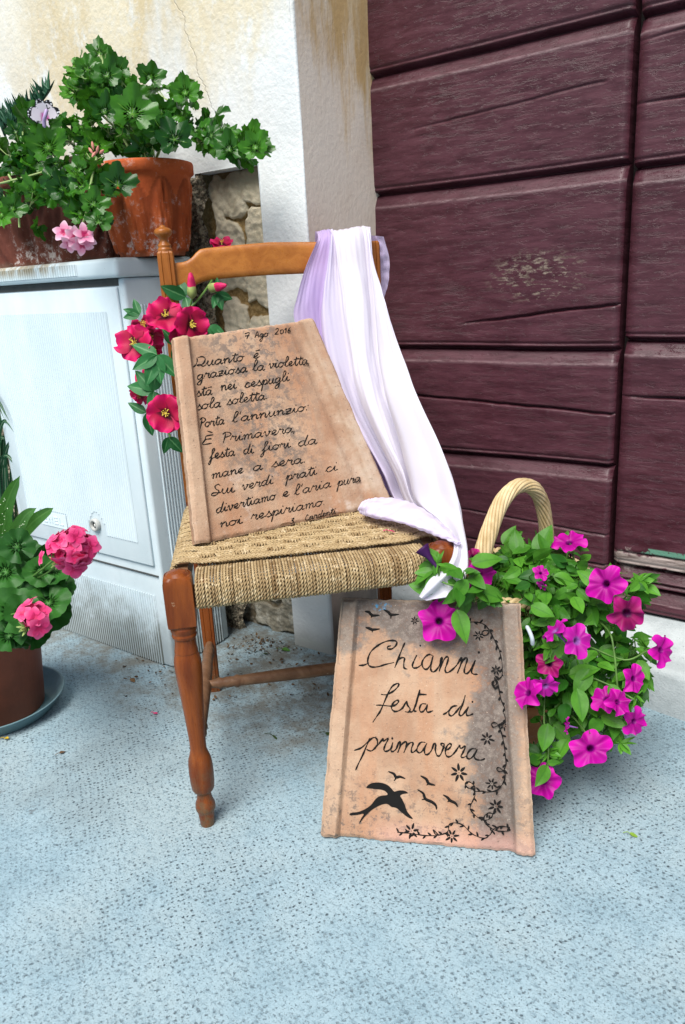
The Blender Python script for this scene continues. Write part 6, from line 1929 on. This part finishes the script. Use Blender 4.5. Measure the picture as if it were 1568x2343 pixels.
# ------------------------------------------------------------------ small things lying about
def ground_leaf(px, py, size, upv, col, label, name='fallen_leaf', wd=.28, cat='leaf', zz=0.002, tpl=None):
    c = at(px, py, zz, 2)
    b = MB(); put(b, tpl or ovate_leaf(int(px), wd), c + np.array([0, 0, .0015]), (rgi.gauss(0, .12), rgi.gauss(0, .12), 1), upv, size, .6)
    b.tube(smooth_path([c + np.array([0, 0, .002]), c - np.array([upv[0], upv[1], 0]) * size * .2 + CZ * .003, c - np.array([upv[0], upv[1] + .3, 0]) * size * .55 + CZ * .001], 4), .0007, 4, k=.2)
    o = b.build(name, col, None, True, tuple(c)); tag(o, label, cat, {'leaf': 'fallen leaves on the ground', 'petal': 'fallen petals'}.get(cat))
    return o
GL = m_plain('fresh_fallen_leaf', (.20, .34, .04), .5, .3, .2)
DL = m_plain('dark_fallen_leaf', (.035, .065, .02), .6, .2, .4)
BR_ = m_plain('dry_brown_leaf', (.13, .075, .035), .8, .2, .4)
PT = m_plain('fallen_pink_petal', (.62, .03, .16), .5, .2, .2)
ground_leaf(1440, 1908, .016, (1, .1, 0), GL, 'small yellow green leaf with a curled stalk lying on the open concrete')
ground_leaf(645, 1486, .024, (1, .2, 0), m_plain('green_fallen_leaf', (.06, .17, .025), .5, .3, .2), 'fresh green leaf lying on the ground under the chair seat')
ground_leaf(604, 1498, .018, (.2, 1, 0), DL, 'dark shrivelled leaf lying under the chair seat near the stones')
ground_leaf(744, 1678, .020, (1, .2, 0), DL, 'dark green leaf at the left edge of the festival tile')
ground_leaf(622, 1683, .030, (1, -.1, 0), DL, 'narrow olive blade lying behind the front chair leg', wd=.10)
ground_leaf(352, 1632, .012, (1, 0, 0), PT, 'small crimson petal lying on the concrete by the left chair leg', 'fallen_petal', .4, 'petal')
ground_leaf(888, 1216, .013, (1, .3, 0), PT, 'thin red petal lying on the rope seat', 'fallen_petal', .2, 'petal', .4555)
ground_leaf(136, 1725, .012, (.3, 1, 0), BR_, 'blackened seed husk on the concrete in front of the saucer', 'seed_husk', .4, 'husk')
ground_leaf(300, 1553, .022, (1, -.3, 0), BR_, 'curled dry brown leaf on the ground in front of the cabinet')
ground_leaf(10, 1690, .014, (1, .2, 0), m_plain('yellow_petal', (.62, .42, .03), .5), 'yellow petal lying beside the saucer', 'fallen_petal', .35, 'petal')
ground_leaf(768, 1472, .012, (.4, 1, 0), m_plain('bleached_scrap', (.6, .62, .55), .7), 'tiny bleached scrap on the ground beneath the seat', 'paper_scrap', .3, 'scrap')
deb = MB()
for q in range(260):
    u = rgi.random()
    px, py = rgi.gauss(585, 42), 1478 + rgi.gauss(0, 14)
    if rgi.random() < .45: px, py = rgi.uniform(260, 760), rgi.uniform(1480, 1600)
    c = at(px, min(1700, py), .002, 2)
    if c[1] > 1.325: c[1] = 1.32
    put(deb, rgi.choice(OVA), c + CZ * rgi.uniform(0, .006), (rgi.gauss(0, .5), rgi.gauss(0, .5), 1), (rgi.gauss(0, 1), rgi.gauss(0, 1), .1), rgi.uniform(.003, .011), rgi.random())
tag(deb.build('leaf_litter', m_leaf('litter', (.035, .022, .012), (.14, .085, .04), (.05, .03, .02), .8, .02)), kind='stuff')
